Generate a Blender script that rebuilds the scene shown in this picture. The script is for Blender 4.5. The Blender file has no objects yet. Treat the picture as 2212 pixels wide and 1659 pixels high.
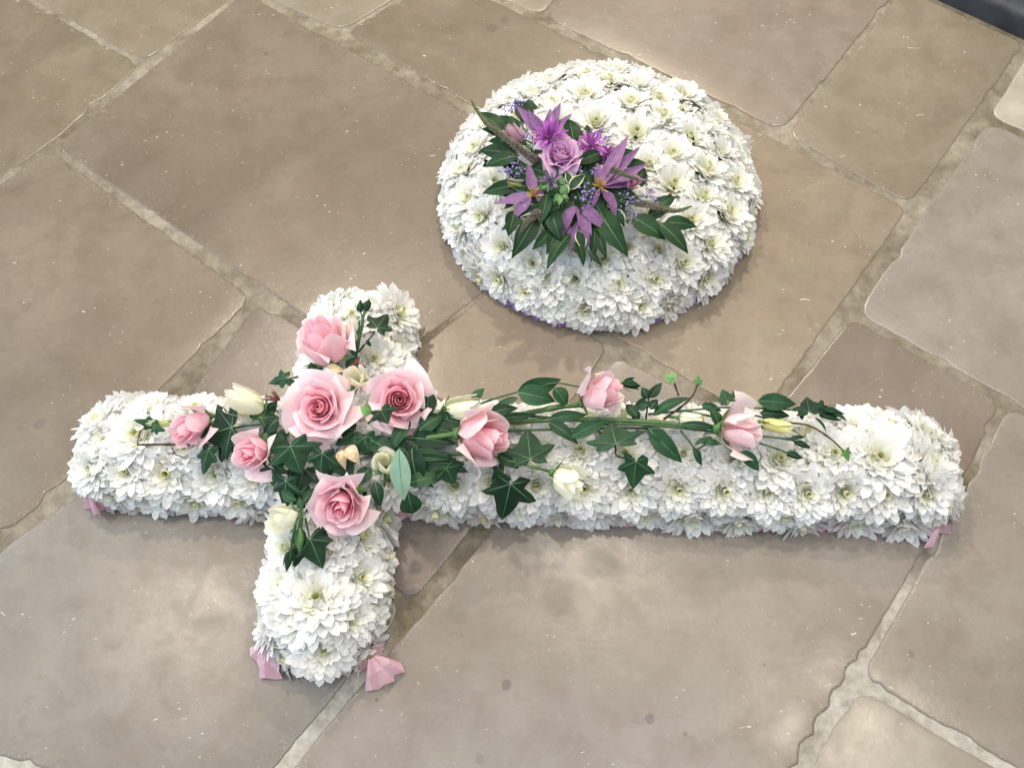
import bpy, bmesh, math, random
from mathutils import Vector, Matrix, Quaternion, noise

random.seed(7)
S = bpy.context.scene
COL = S.collection
PI = math.pi
R_ = math.radians

# ------------------------------------------------------------------ camera
CAM_H, FPX, PITCH, ROLL = 0.9, 1800.0, 1.12262238, -0.0941837008
W0, H0 = 2212.0, 1659.0
FW = Vector((0, math.cos(PITCH), -math.sin(PITCH)))
_r = Vector((1, 0, 0)); _u = _r.cross(FW)
RT = _r * math.cos(ROLL) + _u * math.sin(ROLL)
UP = -_r * math.sin(ROLL) + _u * math.cos(ROLL)
CAM = Vector((0, 0, CAM_H))
cd = bpy.data.cameras.new('camera'); cam = bpy.data.objects.new('camera', cd); COL.objects.link(cam)
cd.sensor_width = 36; cd.lens = 36 * FPX / W0; cd.clip_start = .02; cd.clip_end = 50
cam.matrix_world = Matrix((RT, UP, -FW)).transposed().to_4x4()
cam.location = CAM
S.camera = cam

# ------------------------------------------------------------------ light
S.view_settings.view_transform = 'Standard'
S.view_settings.look = 'None'
S.view_settings.exposure = 0.04
S.view_settings.gamma = 1.0
wd = bpy.data.worlds.new('World'); S.world = wd; wd.use_nodes = True
bg = wd.node_tree.nodes['Background']; bg.inputs[0].default_value = (.90, .94, 1.0, 1); bg.inputs[1].default_value = .55

def area(name, loc, target, sx, sy, power, color, shape='RECTANGLE'):
    l = bpy.data.lights.new(name, 'AREA'); l.shape = shape; l.size = sx
    if shape in ('RECTANGLE', 'ELLIPSE'): l.size_y = sy
    l.energy = power; l.color = color
    o = bpy.data.objects.new(name, l); COL.objects.link(o); o.location = loc
    o.rotation_euler = (Vector(target) - Vector(loc)).to_track_quat('-Z', 'Y').to_euler()
    return o
area('window_light', (-2.6, .55, 1.5), (-.1, .4, 0), 1.8, 1.5, 58, (.66, .82, 1.0))
area('overhead_fill', (0.0, .9, 2.9), (0, .5, 0), 2.6, 2.2, 6, (.96, .97, 1.0))  # added soft fill from overhead, not an actual lamp fitting
area('overhead_cool_fill', (-.15, -.35, 2.8), (-.15, -.2, 0), 1.7, 1.1, 25, (.74, .86, 1.0))  # added cool fill that lightens the near floor and gives it sheen
for i, (x, y, p) in enumerate([(.264, .723, 16), (-1.29, .706, 15), (1.01, .113, 15), (-.66, 1.62, 40), (.52, 2.5, 52), (1.1, 1.02, 8)]):
    area('downlight', (x, y, 2.4), (x * .9, y * .9, 0), .08 if i < 3 else .12, .1, p * (.7 if i < 3 else 1), (1.0, .87, .68), 'DISK')

# ------------------------------------------------------------------ helpers
def at(px, py, z=0.0):
    d = FW + RT * ((px - W0 / 2) / FPX) - UP * ((py - H0 / 2) / FPX)
    return CAM + d * ((z - CAM_H) / d.z)
def clamp(x, a=0., b=1.): return max(a, min(b, x))
def lerp(a, b, t): return a + (b - a) * t
def mix3(a, b, t): return tuple(lerp(a[i], b[i], t) for i in range(3))
def frame(z, hint=None):
    z = z.normalized(); h = Vector(hint) if hint is not None else Vector((0, 0, 1))
    if abs(z.dot(h.normalized())) > .98: h = Vector((.3, .9, .1))
    x = (h - z * h.dot(z)).normalized(); y = z.cross(x)
    return Matrix((x, y, z)).transposed()

class MB:
    def __init__(s): s.v = []; s.f = []; s.m = []; s.c = []
    def vert(s, p, c=(1, 1, 1)): s.v.append(Vector(p)); s.c.append(c); return len(s.v) - 1
    def face(s, idx, m=0): s.f.append(tuple(idx)); s.m.append(m)
    def grid(s, rows, m=0, close=False):
        for a, b in zip(rows[:-1], rows[1:]):
            n = len(a)
            for i in range(n if close else n - 1):
                j = (i + 1) % n
                q = [a[i], a[j], b[j], b[i]]; q = [k for t, k in enumerate(q) if k not in q[:t]]
                if len(q) > 2: s.face(q, m)
    def mesh(s, name, mats, smooth=True, origin=(0, 0, 0)):
        me = bpy.data.meshes.new(name); o = Vector(origin)
        me.from_pydata([tuple(p - o) for p in s.v], [], s.f)
        for m in mats: me.materials.append(m)
        if len(mats) > 1: me.polygons.foreach_set('material_index', s.m)
        me.polygons.foreach_set('use_smooth', [smooth] * len(me.polygons))
        at_ = me.color_attributes.new('Col', 'FLOAT_COLOR', 'POINT')
        buf = []
        for c in s.c: buf += [c[0], c[1], c[2], 1.0]
        at_.data.foreach_set('color', buf)
        me.update(); return me
    def build(s, name, mats, parent=None, smooth=True, origin=None):
        if not isinstance(mats, (list, tuple)): mats = [mats]
        if origin is None: origin = parent.location if parent is not None else (0, 0, 0)
        return link(name, s.mesh(name, mats, smooth, origin), parent)
    def tube(s, pts, r0, r1=None, n=6, m=0, c=(1, 1, 1), cap=True):
        if r1 is None: r1 = r0
        P = smooth_path(pts); rows = []; h = None
        for i, p in enumerate(P):
            d = (P[min(i + 1, len(P) - 1)] - P[max(i - 1, 0)]).normalized()
            h = Vector((.2, .3, 1)) if h is None else h
            M = frame(d, h); h = M.col[0].copy(); r = lerp(r0, r1, i / (len(P) - 1)) * (1 + .10 * math.sin(i * 1.9) + (.35 if i % 9 == 5 else 0))
            rows.append([s.vert(p + M.col[0] * (r * math.cos(2 * PI * k / n)) + M.col[1] * (r * math.sin(2 * PI * k / n)), c) for k in range(n)])
        s.grid(rows, m, True)
        if cap: s.face(rows[0][::-1], m); s.face(rows[-1], m)
def smooth_path(pts, sub=5):
    P = [Vector(p) for p in pts]
    if len(P) == 2: return [P[0].lerp(P[1], k / 2) for k in range(3)]
    out = []
    for i in range(len(P) - 1):
        a = P[max(i - 1, 0)]; b = P[i]; c = P[i + 1]; d = P[min(i + 2, len(P) - 1)]
        for k in range(sub):
            t = k / sub
            out.append(.5 * ((2 * b) + (c - a) * t + (2 * a - 5 * b + 4 * c - d) * t * t + (3 * b - 3 * c + d - a) * t ** 3))
    out.append(P[-1]); return out
def link(name, me, parent=None):
    o = bpy.data.objects.new(name, me); COL.objects.link(o)
    if parent is not None: o.parent = parent
    return o
def tag(o, label=None, cat=None, group=None, kind=None):
    for k, v in (('label', label), ('category', cat), ('group', group), ('kind', kind)):
        if v: o[k] = v
    return o
def thing(name, label, cat, loc, group=None):
    o = bpy.data.objects.new(name, None); COL.objects.link(o); o.location = loc; o.empty_display_size = .01
    return tag(o, label, cat, group)

# ------------------------------------------------------------------ materials
class NT:
    def __init__(s, name):
        s.mat = bpy.data.materials.new(name); s.mat.use_nodes = True
        s.t = s.mat.node_tree; s.t.nodes.clear()
        s.out = s.n('ShaderNodeOutputMaterial')
    def n(s, typ, **kw):
        x = s.t.nodes.new(typ)
        for k, v in kw.items():
            if k.startswith('i_'):
                key = k[2:]; key = int(key) if key.isdigit() else key.replace('_', ' ')
                if isinstance(v, bpy.types.NodeSocket): s.t.links.new(v, x.inputs[key])
                else: x.inputs[key].default_value = v
            else: setattr(x, k, v)
        return x
    def l(s, a, b): s.t.links.new(a, b)
    def mix(s, fac, a, b, mode='MIX'):
        x = s.n('ShaderNodeMix', data_type='RGBA', blend_type=mode)
        for sock, v in ((x.inputs[0], fac), (x.inputs[6], a), (x.inputs[7], b)):
            if isinstance(v, bpy.types.NodeSocket): s.l(v, sock)
            else: sock.default_value = (v if not isinstance(v, tuple) else (*v, 1)) if sock is not x.inputs[0] else v
        return x.outputs[2]
    def ramp(s, fac, stops):
        x = s.n('ShaderNodeValToRGB'); s.l(fac, x.inputs[0]); e = x.color_ramp.elements
        while len(e) < len(stops): e.new(.5)
        for k, (p, c) in enumerate(stops):
            e[k].position = p; e[k].color = (c, c, c, 1) if not isinstance(c, tuple) else (*c, 1)
        return x.outputs[0]
    def noise(s, vec, scale, detail=4, rough=.55, dist=0):
        return s.n('ShaderNodeTexNoise', i_Vector=vec, i_Scale=scale, i_Detail=detail, i_Roughness=rough, i_Distortion=dist).outputs[0]
    def math(s, op, a, b=0.):
        x = s.n('ShaderNodeMath', operation=op)
        for k, v in ((0, a), (1, b)):
            if isinstance(v, bpy.types.NodeSocket): s.l(v, x.inputs[k])
            else: x.inputs[k].default_value = v
        return x.outputs[0]

def petal_mat(name, rough=.5, trans=.25, sheen=.0, veins=0., spec=.3):
    """thin petal: colour from the petal's own colour attribute, a little light passes through"""
    m = NT(name); col = m.n('ShaderNodeAttribute', attribute_name='Col').outputs[0]
    tc = m.n('ShaderNodeTexCoord').outputs['Object']
    nz = m.noise(tc, 90, 3)
    col2 = m.mix(.06, col, m.ramp(nz, [(.3, .55), (.7, 1.0)]), 'MULTIPLY')
    p = m.n('ShaderNodeBsdfPrincipled', i_Base_Color=col2, i_Roughness=rough)
    p.inputs['Specular IOR Level'].default_value = spec
    if veins:
        b = m.n('ShaderNodeBump', i_Strength=veins, i_Distance=.001, i_Height=m.noise(tc, 260, 2)); m.l(b.outputs[0], p.inputs['Normal'])
    t = m.n('ShaderNodeBsdfTranslucent', i_Color=col2)
    x = m.n('ShaderNodeMixShader', i_0=trans); m.l(p.outputs[0], x.inputs[1]); m.l(t.outputs[0], x.inputs[2])
    m.l(x.outputs[0], m.out.inputs[0]); return m.mat
def leaf_mat(name, c0, c1, rough=.38, spec=.4, trans=.12, scale=60):
    m = NT(name); tc = m.n('ShaderNodeTexCoord').outputs['Object']
    col = m.mix(m.ramp(m.noise(tc, scale, 4), [(.35, 0.), (.68, 1.)]), c0, c1)
    at_ = m.n('ShaderNodeAttribute', attribute_name='Col').outputs[0]
    col = m.mix(1., col, at_, 'MULTIPLY')
    b = m.n('ShaderNodeBump', i_Strength=.25, i_Distance=.001, i_Height=m.noise(tc, 220, 3))
    p = m.n('ShaderNodeBsdfPrincipled', i_Base_Color=col, i_Roughness=rough, i_Normal=b.outputs[0])
    p.inputs['Specular IOR Level'].default_value = spec
    t = m.n('ShaderNodeBsdfTranslucent', i_Color=m.mix(1., col, (1.5, 1.9, .8), 'MULTIPLY'))
    x = m.n('ShaderNodeMixShader', i_0=trans); m.l(p.outputs[0], x.inputs[1]); m.l(t.outputs[0], x.inputs[2])
    m.l(x.outputs[0], m.out.inputs[0]); return m.mat
def simple_mat(name, c0, c1, rough=.6, scale=120, spec=.3, bump=.2):
    m = NT(name); tc = m.n('ShaderNodeTexCoord').outputs['Object']
    nz = m.noise(tc, scale, 4)
    col = m.mix(m.ramp(nz, [(.35, 0.), (.65, 1.)]), c0, c1)
    b = m.n('ShaderNodeBump', i_Strength=bump, i_Distance=.001, i_Height=nz)
    p = m.n('ShaderNodeBsdfPrincipled', i_Base_Color=col, i_Roughness=rough, i_Normal=b.outputs[0])
    p.inputs['Specular IOR Level'].default_value = spec
    m.l(p.outputs[0], m.out.inputs[0]); return m.mat
def satin_mat(name, c):
    m = NT(name); tc = m.n('ShaderNodeTexCoord').outputs['Object']
    nz = m.noise(tc, 40, 2)
    col = m.mix(m.ramp(nz, [(.35, 0.), (.65, 1.)]), tuple(k * .8 for k in c), c)
    p = m.n('ShaderNodeBsdfPrincipled', i_Base_Color=col, i_Roughness=.28)
    p.inputs['Specular IOR Level'].default_value = .5
    t = m.n('ShaderNodeBsdfTranslucent', i_Color=col)
    x = m.n('ShaderNodeMixShader', i_0=.3); m.l(p.outputs[0], x.inputs[1]); m.l(t.outputs[0], x.inputs[2])
    m.l(x.outputs[0], m.out.inputs[0]); return m.mat

def stone_mat():
    m = NT('limestone')
    geo = m.n('ShaderNodeNewGeometry').outputs['Position']
    oi = m.n('ShaderNodeObjectInfo')
    off = m.n('ShaderNodeVectorMath', operation='SCALE'); m.l(oi.outputs['Location'], off.inputs[0]); off.inputs['Scale'].default_value = 7.3
    ad = m.n('ShaderNodeVectorMath', operation='ADD'); m.l(geo, ad.inputs[0]); m.l(off.outputs[0], ad.inputs[1]); P = ad.outputs[0]
    tint = oi.outputs['Color']
    edge = m.n('ShaderNodeAttribute', attribute_name='Col').outputs[0]
    big = m.noise(P, 5.0, 5, .6, .6); mid = m.noise(P, 17, 6, .62, .4); fine = m.noise(P, 150, 4, .6)
    col = m.mix(m.ramp(big, [(.32, 0.), (.68, 1.)]), m.mix(1., tint, (.79, .765, .73), 'MULTIPLY'), m.mix(1., tint, (1.15, 1.15, 1.16), 'MULTIPLY'))
    col = m.mix(m.math('MULTIPLY', m.ramp(mid, [(.45, 0.), (.68, 1.)]), .60), col, m.mix(1., tint, (.72, .66, .58), 'MULTIPLY'))
    mid2 = m.noise(P, 9, 5, .65, 1.2)
    col = m.mix(m.math('MULTIPLY', m.ramp(mid2, [(.56, 0.), (.72, 1.)]), .35), col, m.mix(1., tint, (1.13, 1.02, .90), 'MULTIPLY'))
    col = m.mix(.25, col, m.ramp(fine, [(.25, .80), (.75, 1.16)]), 'MULTIPLY')
    # pale shell flecks: short and stretched, clustered
    mp = m.n('ShaderNodeMapping', i_Vector=P); mp.inputs['Scale'].default_value = (1, 2.6, 1); mp.inputs['Rotation'].default_value = (0, 0, .5)
    mpd = m.n('ShaderNodeVectorMath', operation='ADD'); m.l(mp.outputs[0], mpd.inputs[0])
    nd = m.n('ShaderNodeTexNoise', i_Vector=P, i_Scale=40.); sc = m.n('ShaderNodeVectorMath', operation='SCALE'); m.l(nd.outputs[1], sc.inputs[0]); sc.inputs['Scale'].default_value = .05; m.l(sc.outputs[0], mpd.inputs[1])
    v = m.n('ShaderNodeTexVoronoi', i_Vector=mpd.outputs[0], i_Scale=74., i_Randomness=1.)
    rnd = m.n('ShaderNodeSeparateColor', i_0=v.outputs[1])
    fl = m.math('MULTIPLY', m.math('LESS_THAN', v.outputs[0], m.math('MULTIPLY', rnd.outputs[1], .155)), m.math('GREATER_THAN', rnd.outputs[0], .42))
    fl = m.math('MULTIPLY', fl, m.ramp(m.noise(P, 14, 3), [(.44, 0.), (.6, 1.)]))
    col = m.mix(m.math('MULTIPLY', fl, .85), col, (.54, .50, .42))
    # fine pale dots and chips that gather at the worn arrises
    v2 = m.n('ShaderNodeTexVoronoi', i_Vector=P, i_Scale=360., i_Randomness=1.)
    r2 = m.n('ShaderNodeSeparateColor', i_0=v2.outputs[1])
    ch = m.math('MULTIPLY', m.math('LESS_THAN', v2.outputs[0], m.math('MULTIPLY', r2.outputs[1], .30)), m.math('GREATER_THAN', r2.outputs[0], .975))
    em = m.ramp(m.math('ADD', edge, m.math('MULTIPLY', m.math('SUBTRACT', m.noise(P, 11, 4, .7), .55), 2.4)), [(.35, 0.), (.95, 1.)])
    ch2 = m.math('MULTIPLY', m.math('LESS_THAN', v2.outputs[0], .34), m.math('MULTIPLY', m.math('GREATER_THAN', r2.outputs[0], .55), em))
    col = m.mix(m.math('MULTIPLY', m.math('MAXIMUM', ch, ch2), .32), col, (.46, .41, .33))
    # dark pits, drips
    v3 = m.n('ShaderNodeTexVoronoi', i_Vector=P, i_Scale=16., i_Randomness=1.)
    r3 = m.n('ShaderNodeSeparateColor', i_0=v3.outputs[1])
    dk = m.math('MULTIPLY', m.math('LESS_THAN', v3.outputs[0], m.math('MULTIPLY', r3.outputs[1], .045)), m.math('GREATER_THAN', r3.outputs[0], .45))
    col = m.mix(m.math('MULTIPLY', dk, .7), col, (.10, .075, .05))
    mid3 = m.noise(P, 34, 7, .7, .8)
    col = m.mix(m.math('MULTIPLY', m.ramp(mid3, [(.54, 0.), (.66, 1.)]), .30), col, m.mix(1., tint, (.66, .62, .56), 'MULTIPLY'))
    col = m.mix(m.math('MULTIPLY', m.ramp(mid3, [(.30, 1.), (.42, 0.)]), .30), col, m.mix(1., tint, (1.3, 1.28, 1.24), 'MULTIPLY'))
    # dried drips on two of the stones
    for (dx, dy, dr, ds) in ((1094, 1478, .0052, .5), (1404, 1551, .0048, .45), (1035, 1640, .0044, .2), (86, 917, .007, .25), (1968, 1414, .004, .35), (575, 117, .004, .35), (1062, 62, .009, .3), (1090, 45, .007, .3)):
        dn = m.n('ShaderNodeVectorMath', operation='DISTANCE'); m.l(geo, dn.inputs[0]); dn.inputs[1].default_value = at(dx, dy)
        dd = m.math('ADD', dn.outputs['Value'], m.math('MULTIPLY', m.math('SUBTRACT', m.noise(geo, 120, 2), .5), .004))
        col = m.mix(m.math('MULTIPLY', m.math('LESS_THAN', dd, dr), ds), col, (.05, .045, .04))
    rough = m.ramp(mid, [(.3, .22), (.7, .35)])
    hgt = m.math('ADD', m.math('MULTIPLY', mid, .5), m.math('MULTIPLY', m.noise(P, 4, 2), 2.2))
    b = m.n('ShaderNodeBump', i_Strength=.15, i_Distance=.0025, i_Height=hgt)
    b2 = m.n('ShaderNodeBump', i_Strength=.10, i_Distance=.001, i_Height=m.math('SUBTRACT', fine, m.math('MULTIPLY', m.math('MAXIMUM', fl, dk), .8)), i_Normal=b.outputs[0])
    p = m.n('ShaderNodeBsdfPrincipled', i_Base_Color=col, i_Roughness=rough, i_Normal=b2.outputs[0])
    p.inputs['Specular IOR Level'].default_value = .42
    m.l(p.outputs[0], m.out.inputs[0]); return m.mat
def grout_mat():
    m = NT('lime_mortar'); P = m.n('ShaderNodeNewGeometry').outputs['Position']
    a = m.noise(P, 9, 5, .6); b_ = m.noise(P, 60, 6, .7); c_ = m.noise(P, 3.1, 3)
    col = m.mix(m.ramp(a, [(.35, 0.), (.65, 1.)]), (.20, .165, .115), (.42, .385, .32))
    col = m.mix(m.ramp(c_, [(.50, 0.), (.66, .6)]), col, (.54, .51, .45))
    sp = m.n('ShaderNodeSeparateXYZ', i_0=P)
    lime = m.ramp(m.math('ADD', m.math('MULTIPLY', sp.outputs['Y'], -1.6), m.math('MULTIPLY', a, 1.6)), [(.42, 0.), (.75, 1.)])
    col = m.mix(m.math('MULTIPLY', lime, .8), col, (.66, .65, .62))
    col = m.mix(.75, col, m.ramp(b_, [(.3, .45), (.7, 1.25)]), 'MULTIPLY')
    b = m.n('ShaderNodeBump', i_Strength=.6, i_Distance=.003, i_Height=m.math('ADD', b_, a))
    p = m.n('ShaderNodeBsdfPrincipled', i_Base_Color=m.mix(1., col, (.60, .58, .54), 'MULTIPLY'), i_Roughness=.75, i_Normal=b.outputs[0]); p.inputs['Specular IOR Level'].default_value = .3
    m.l(p.outputs[0], m.out.inputs[0]); return m.mat

M_STONE = stone_mat(); M_GROUT = grout_mat()
M_WHITE = petal_mat('white_petal', .5, .46, spec=.25)
M_ROSE = petal_mat('rose_petal', .48, .44, veins=.15, spec=.25)
M_CENTRE = petal_mat('floret', .6, .3, spec=.2)
M_IVY = leaf_mat('ivy_leaf_green', (.006, .021, .010), (.012, .036, .016), .42, .13, .03)
M_VEIN = leaf_mat('leaf_vein', (.07, .15, .075), (.10, .20, .10), .5, .2, .03)
M_LEAF = leaf_mat('lisianthus_leaf_green', (.011, .036, .017), (.019, .054, .024), .46, .13, .06)
M_RUSCUS = leaf_mat('ruscus_green', (.006, .022, .008), (.012, .034, .012), .42, .13, .03)
M_FRESH = leaf_mat('fresh_green', (.060, .150, .040), (.10, .21, .065), .42, .35, .15)
M_PALELEAF = leaf_mat('rose_leaf_underside', (.16, .27, .20), (.21, .33, .25), .55, .25, .1)
M_CREAM = leaf_mat('cream_leaf_edge', (.46, .47, .30), (.55, .55, .38), .5, .3, .1)
M_STEM = leaf_mat('stem_green', (.045, .10, .030), (.078, .15, .045), .45, .3, .0)
M_DSTEM = leaf_mat('dark_stem_green', (.022, .060, .022), (.035, .085, .032), .42, .35, .0)
M_TWIG = simple_mat('brown_vine', (.030, .017, .012), (.065, .035, .022), .6)
M_RED = simple_mat('red_brown_bud', (.10, .030, .028), (.20, .065, .055), .5)
M_DRY = simple_mat('dried_petal', (.46, .34, .20), (.62, .52, .36), .7, 300)
M_SPIKE = leaf_mat('veronica_spike', (.16, .15, .125), (.25, .225, .20), .65, .2, .05, 300)
M_PINKRIB = satin_mat('pink_satin', (.92, .60, .69))
M_LILACRIB = satin_mat('purple_satin', (.38, .26, .66))
M_FOAM = simple_mat('floral_foam', (.008, .020, .008), (.020, .040, .016), .9, 400)
M_SLAB = simple_mat('dark_slate', (.022, .026, .032), (.040, .046, .054), .55, 30)

# ------------------------------------------------------------------ floor: mortar bed and flagstones
def build_floor():
    mb = MB(); n = 60; x0, x1, y0, y1 = -2.2, 2.4, -1.2, 3.0
    rows = [[mb.vert((lerp(x0, x1, i / n), lerp(y0, y1, j / n), -.0012)) for i in range(n + 1)] for j in range(n + 1)]
    mb.grid(rows); fl = mb.build('floor', M_GROUT); tag(fl, kind='structure')
    def hexl(r, g, b):
        L = (r + g + b) / 3; return tuple(.42 * (lerp(k, L, .30) / 255) ** 2.2 for k in (r, g, b))
    # corners in the photograph's pixels, unprojected on to the ground; stone tint with part of the floor's light gradient in it
    ST = [
        ([(311, 139), (110, 314), (-250, 552), (-350, -240), (64, 0)], (165, 146, 116)),
        ([(311, 139), (64, 0), (-150, -122), (300, -400), (640, -110), (527, -20)], (178, 159, 130)),
        ([(110, 316), (527, -20), (1308, 403), (1100, 592), (830, 806)], (162, 142, 117)),
        ([(738, 71), (527, -20), (760, -170), (950, -58)], (186, 170, 142)),
        ([(738, 71), (950, -58), (1480, 197), (1308, 403)], (166, 147, 118)),
        ([(1171, 40), (950, -58), (1100, -180), (1310, -142)], (190, 172, 146)),
        ([(1171, 40), (1310, -142), (1500, -350), (2080, -185), (1692, 290)], (184, 165, 145)),
        ([(1692, 292), (1950, -30), (2222, 92), (1970, 450)], (184, 166, 138)),
        ([(2130, 250), (2232, 97), (2450, 190), (2340, 345)], (226, 216, 192)),
        ([(1837, 675), (2130, 253), (2420, 390), (2330, 955)], (196, 181, 165)),
        ([(1480, 197), (1970, 450), (1640, 920), (1100, 592)], (192, 168, 138)),
        ([(1090, 592), (1326, 748), (1160, 985), (830, 806)], (188, 164, 138)),
        ([(1837, 677), (2174, 870), (2040, 1135), (1640, 922)], (176, 155, 135)),
        ([(2174, 870), (2400, 985), (2500, 1850), (1848, 1466)], (186, 172, 154)),
        ([(1848, 1466), (2320, 1745), (2000, 2050), (1640, 1822)], (200, 187, 164)),
        ([(1326, 752), (2040, 1138), (1640, 1822), (1400, 2100), (500, 1792), (1032, 1166)], (182, 166, 149)),
        ([(556, 642), (830, 806), (1160, 985), (893, 1310), (345, 935)], (170, 151, 134)),
        ([(345, 935), (893, 1310), (500, 1792), (-300, 1560), (14, 1165)], (178, 165, 150)),
        ([(108, 318), (556, 642), (14, 1165), (-300, 960), (-250, 560)], (168, 148, 122)),
        ([(14, 1168), (-300, 975), (-420, 1400), (-90, 1268)], (186, 174, 156)),
    ]
    for k, (poly, rgb) in enumerate(ST):
        P = [at(x, y).to_2d() for x, y in poly]
        A = sum(P[i].x * P[(i + 1) % len(P)].y - P[(i + 1) % len(P)].x * P[i].y for i in range(len(P)))
        if A < 0: P.reverse()
        n = len(P); half = .0062 if k in (13, 14, 15) else .0050 if k in (9, 17) else .0040
        # inset every joint line
        L = []
        for i in range(n):
            a, b = P[i], P[(i + 1) % n]; d = (b - a).normalized(); nn = Vector((-d.y, d.x))
            L.append((a + nn * half * random.uniform(.8, 1.25), d))
        Q = []
        for i in range(n):
            (a, d), (b, e) = L[i - 1], L[i]
            den = d.x * e.y - d.y * e.x
            if abs(den) < .12: Q.append(b); continue
            t = ((b.x - a.x) * e.y - (b.y - a.y) * e.x) / den
            Q.append(a + d * t)
        pts = []
        for i in range(n):
            p, q, r = Q[i - 1], Q[i], Q[(i + 1) % n]
            rr = random.uniform(.016, .026)
            a = q + (p - q).normalized() * rr; b = q + (r - q).normalized() * rr
            for t in (0, .25, .5, .75, 1): pts.append(a.lerp(q, t).lerp(q.lerp(b, t), t))
            nx = r + (q - r).normalized() * .028; m = max(2, int((nx - b).length / .008))
            for t in range(1, m): pts.append(b.lerp(nx, t / m))
        cen = sum(pts, Vector((0, 0))) / len(pts)
        ring = []
        for i, p in enumerate(pts):
            d = (pts[(i + 1) % len(pts)] - pts[i - 1]); d = d.normalized() if d.length > 1e-9 else Vector((1, 0)); nn = Vector((-d.y, d.x))
            v3 = Vector((p.x * 22, p.y * 22, k * 3.1)); v4 = Vector((p.x * 95, p.y * 95, k * 1.7))
            chip = max(0, noise.noise(Vector((p.x * 45, p.y * 45, k))) - .26) * .012
            off = noise.noise(v3) * .0015 + noise.noise(v4) * .0011 + chip
            # scalloped arris on the joint at the lower right
            if k == 15 and (p - at(1790, 1560).to_2d()).length < .085 and abs(d.y) > .3:
                off += .0065 * abs(math.sin(p.y * 140 + .4))
            ring.append((p + nn * off, nn))
        mb = MB(); o = Vector((cen.x, cen.y, 0)); lift = random.uniform(-.0003, .0005)
        r0 = [mb.vert((p.x, p.y, -.012), (1, 1, 1)) for p, nn in ring]
        r1 = [mb.vert((p.x, p.y, -.0009 + lift), (1, 1, 1)) for p, nn in ring]
        r2 = [mb.vert(((p + nn * .0010).x, (p + nn * .0010).y, -.0002 + lift), (1, 1, 1)) for p, nn in ring]
        r3 = [mb.vert(((p + nn * .0032).x, (p + nn * .0032).y, lift), (.85, .85, .85)) for p, nn in ring]
        r4 = [mb.vert((p.x * .86 + cen.x * .14, p.y * .86 + cen.y * .14, lift), (0, 0, 0)) for p in pts]
        for a, b in ((r0, r1), (r1, r2), (r2, r3), (r3, r4)): mb.grid([a, b], 0, True)
        mb.face(r4)
        st = mb.build('flagstone', M_STONE, fl, True, origin=o); st.location = o
        st.color = (*hexl(*rgb), 1)
    return fl
floor = build_floor()

def build_slab():
    # dark slab whose front edge runs along the tiles at the top right
    a = at(1900, -58); b = at(2330, 140); d = (b - a).normalized(); nn = Vector((-d.y, d.x, 0))
    mb = MB(); rows = []
    for t in range(9):
        p = a.lerp(b, t / 8) - d * .2 * (1 - t / 8) + d * .5 * (t / 8)
        prof = [(0, -.003), (.001, .024), (.003, .030), (.008, .033), (.014, .0335), (.02, .031), (.03, .0305), (.5, .0305), (.5, -.003)]
        rows.append([mb.vert(p + nn * u + Vector((0, 0, z))) for u, z in prof])
    mb.grid(rows); mb.face(rows[0]); mb.face(rows[-1][::-1])
    r = mb.build('slab', M_SLAB, origin=a); r.location = a
    tag(r, 'dark grey slab with a raised lip at the top right corner of the floor', 'slab')
build_slab()

# ------------------------------------------------------------------ flower and leaf shapes
def petal_strip(mb, c0, M, ang, L, w, e0, e1, cup, col0, col1, twist=0., nst=5, tip=.9):
    """a cupped, pointed petal that starts at vertex c0; elevation runs e0 -> e1 along it"""
    d = M @ Vector((math.cos(ang), math.sin(ang), 0)); s = M @ Vector((-math.sin(ang), math.cos(ang), 0)); u = M @ Vector((0, 0, 1))
    p = mb.v[c0].copy(); rows = [[c0, c0, c0]]
    ST = {5: (.28, .52, .74, .90, 1.), 4: (.34, .66, .88, 1.), 3: (.45, .8, 1.)}[nst]; WS = {5: (.58, .90, 1., .74, 0), 4: (.66, 1., .76, 0), 3: (.8, .9, 0)}[nst]; t0 = 0
    for k in range(1, nst + 1):
        t = ST[k - 1]; e = lerp(e0, e1, t)
        dv = d * math.cos(e) + u * math.sin(e); nv = u * math.cos(e) - d * math.sin(e)
        p = p + dv * (L * (t - t0)); t0 = t
        ww = w * WS[k - 1]
        side = s * math.cos(twist * t) + nv * math.sin(twist * t); cn = nv * math.cos(twist * t) - s * math.sin(twist * t)
        c = mix3(col0, col1, clamp(t * 1.25))
        if k == nst: v = mb.vert(p, c); rows.append([v, v, v])
        else:
            rows.append([mb.vert(p + side * (-ww) + cn * (cup * ww), c), mb.vert(p, c), mb.vert(p + side * ww + cn * (cup * ww), c)])
    mb.grid(rows)

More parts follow.
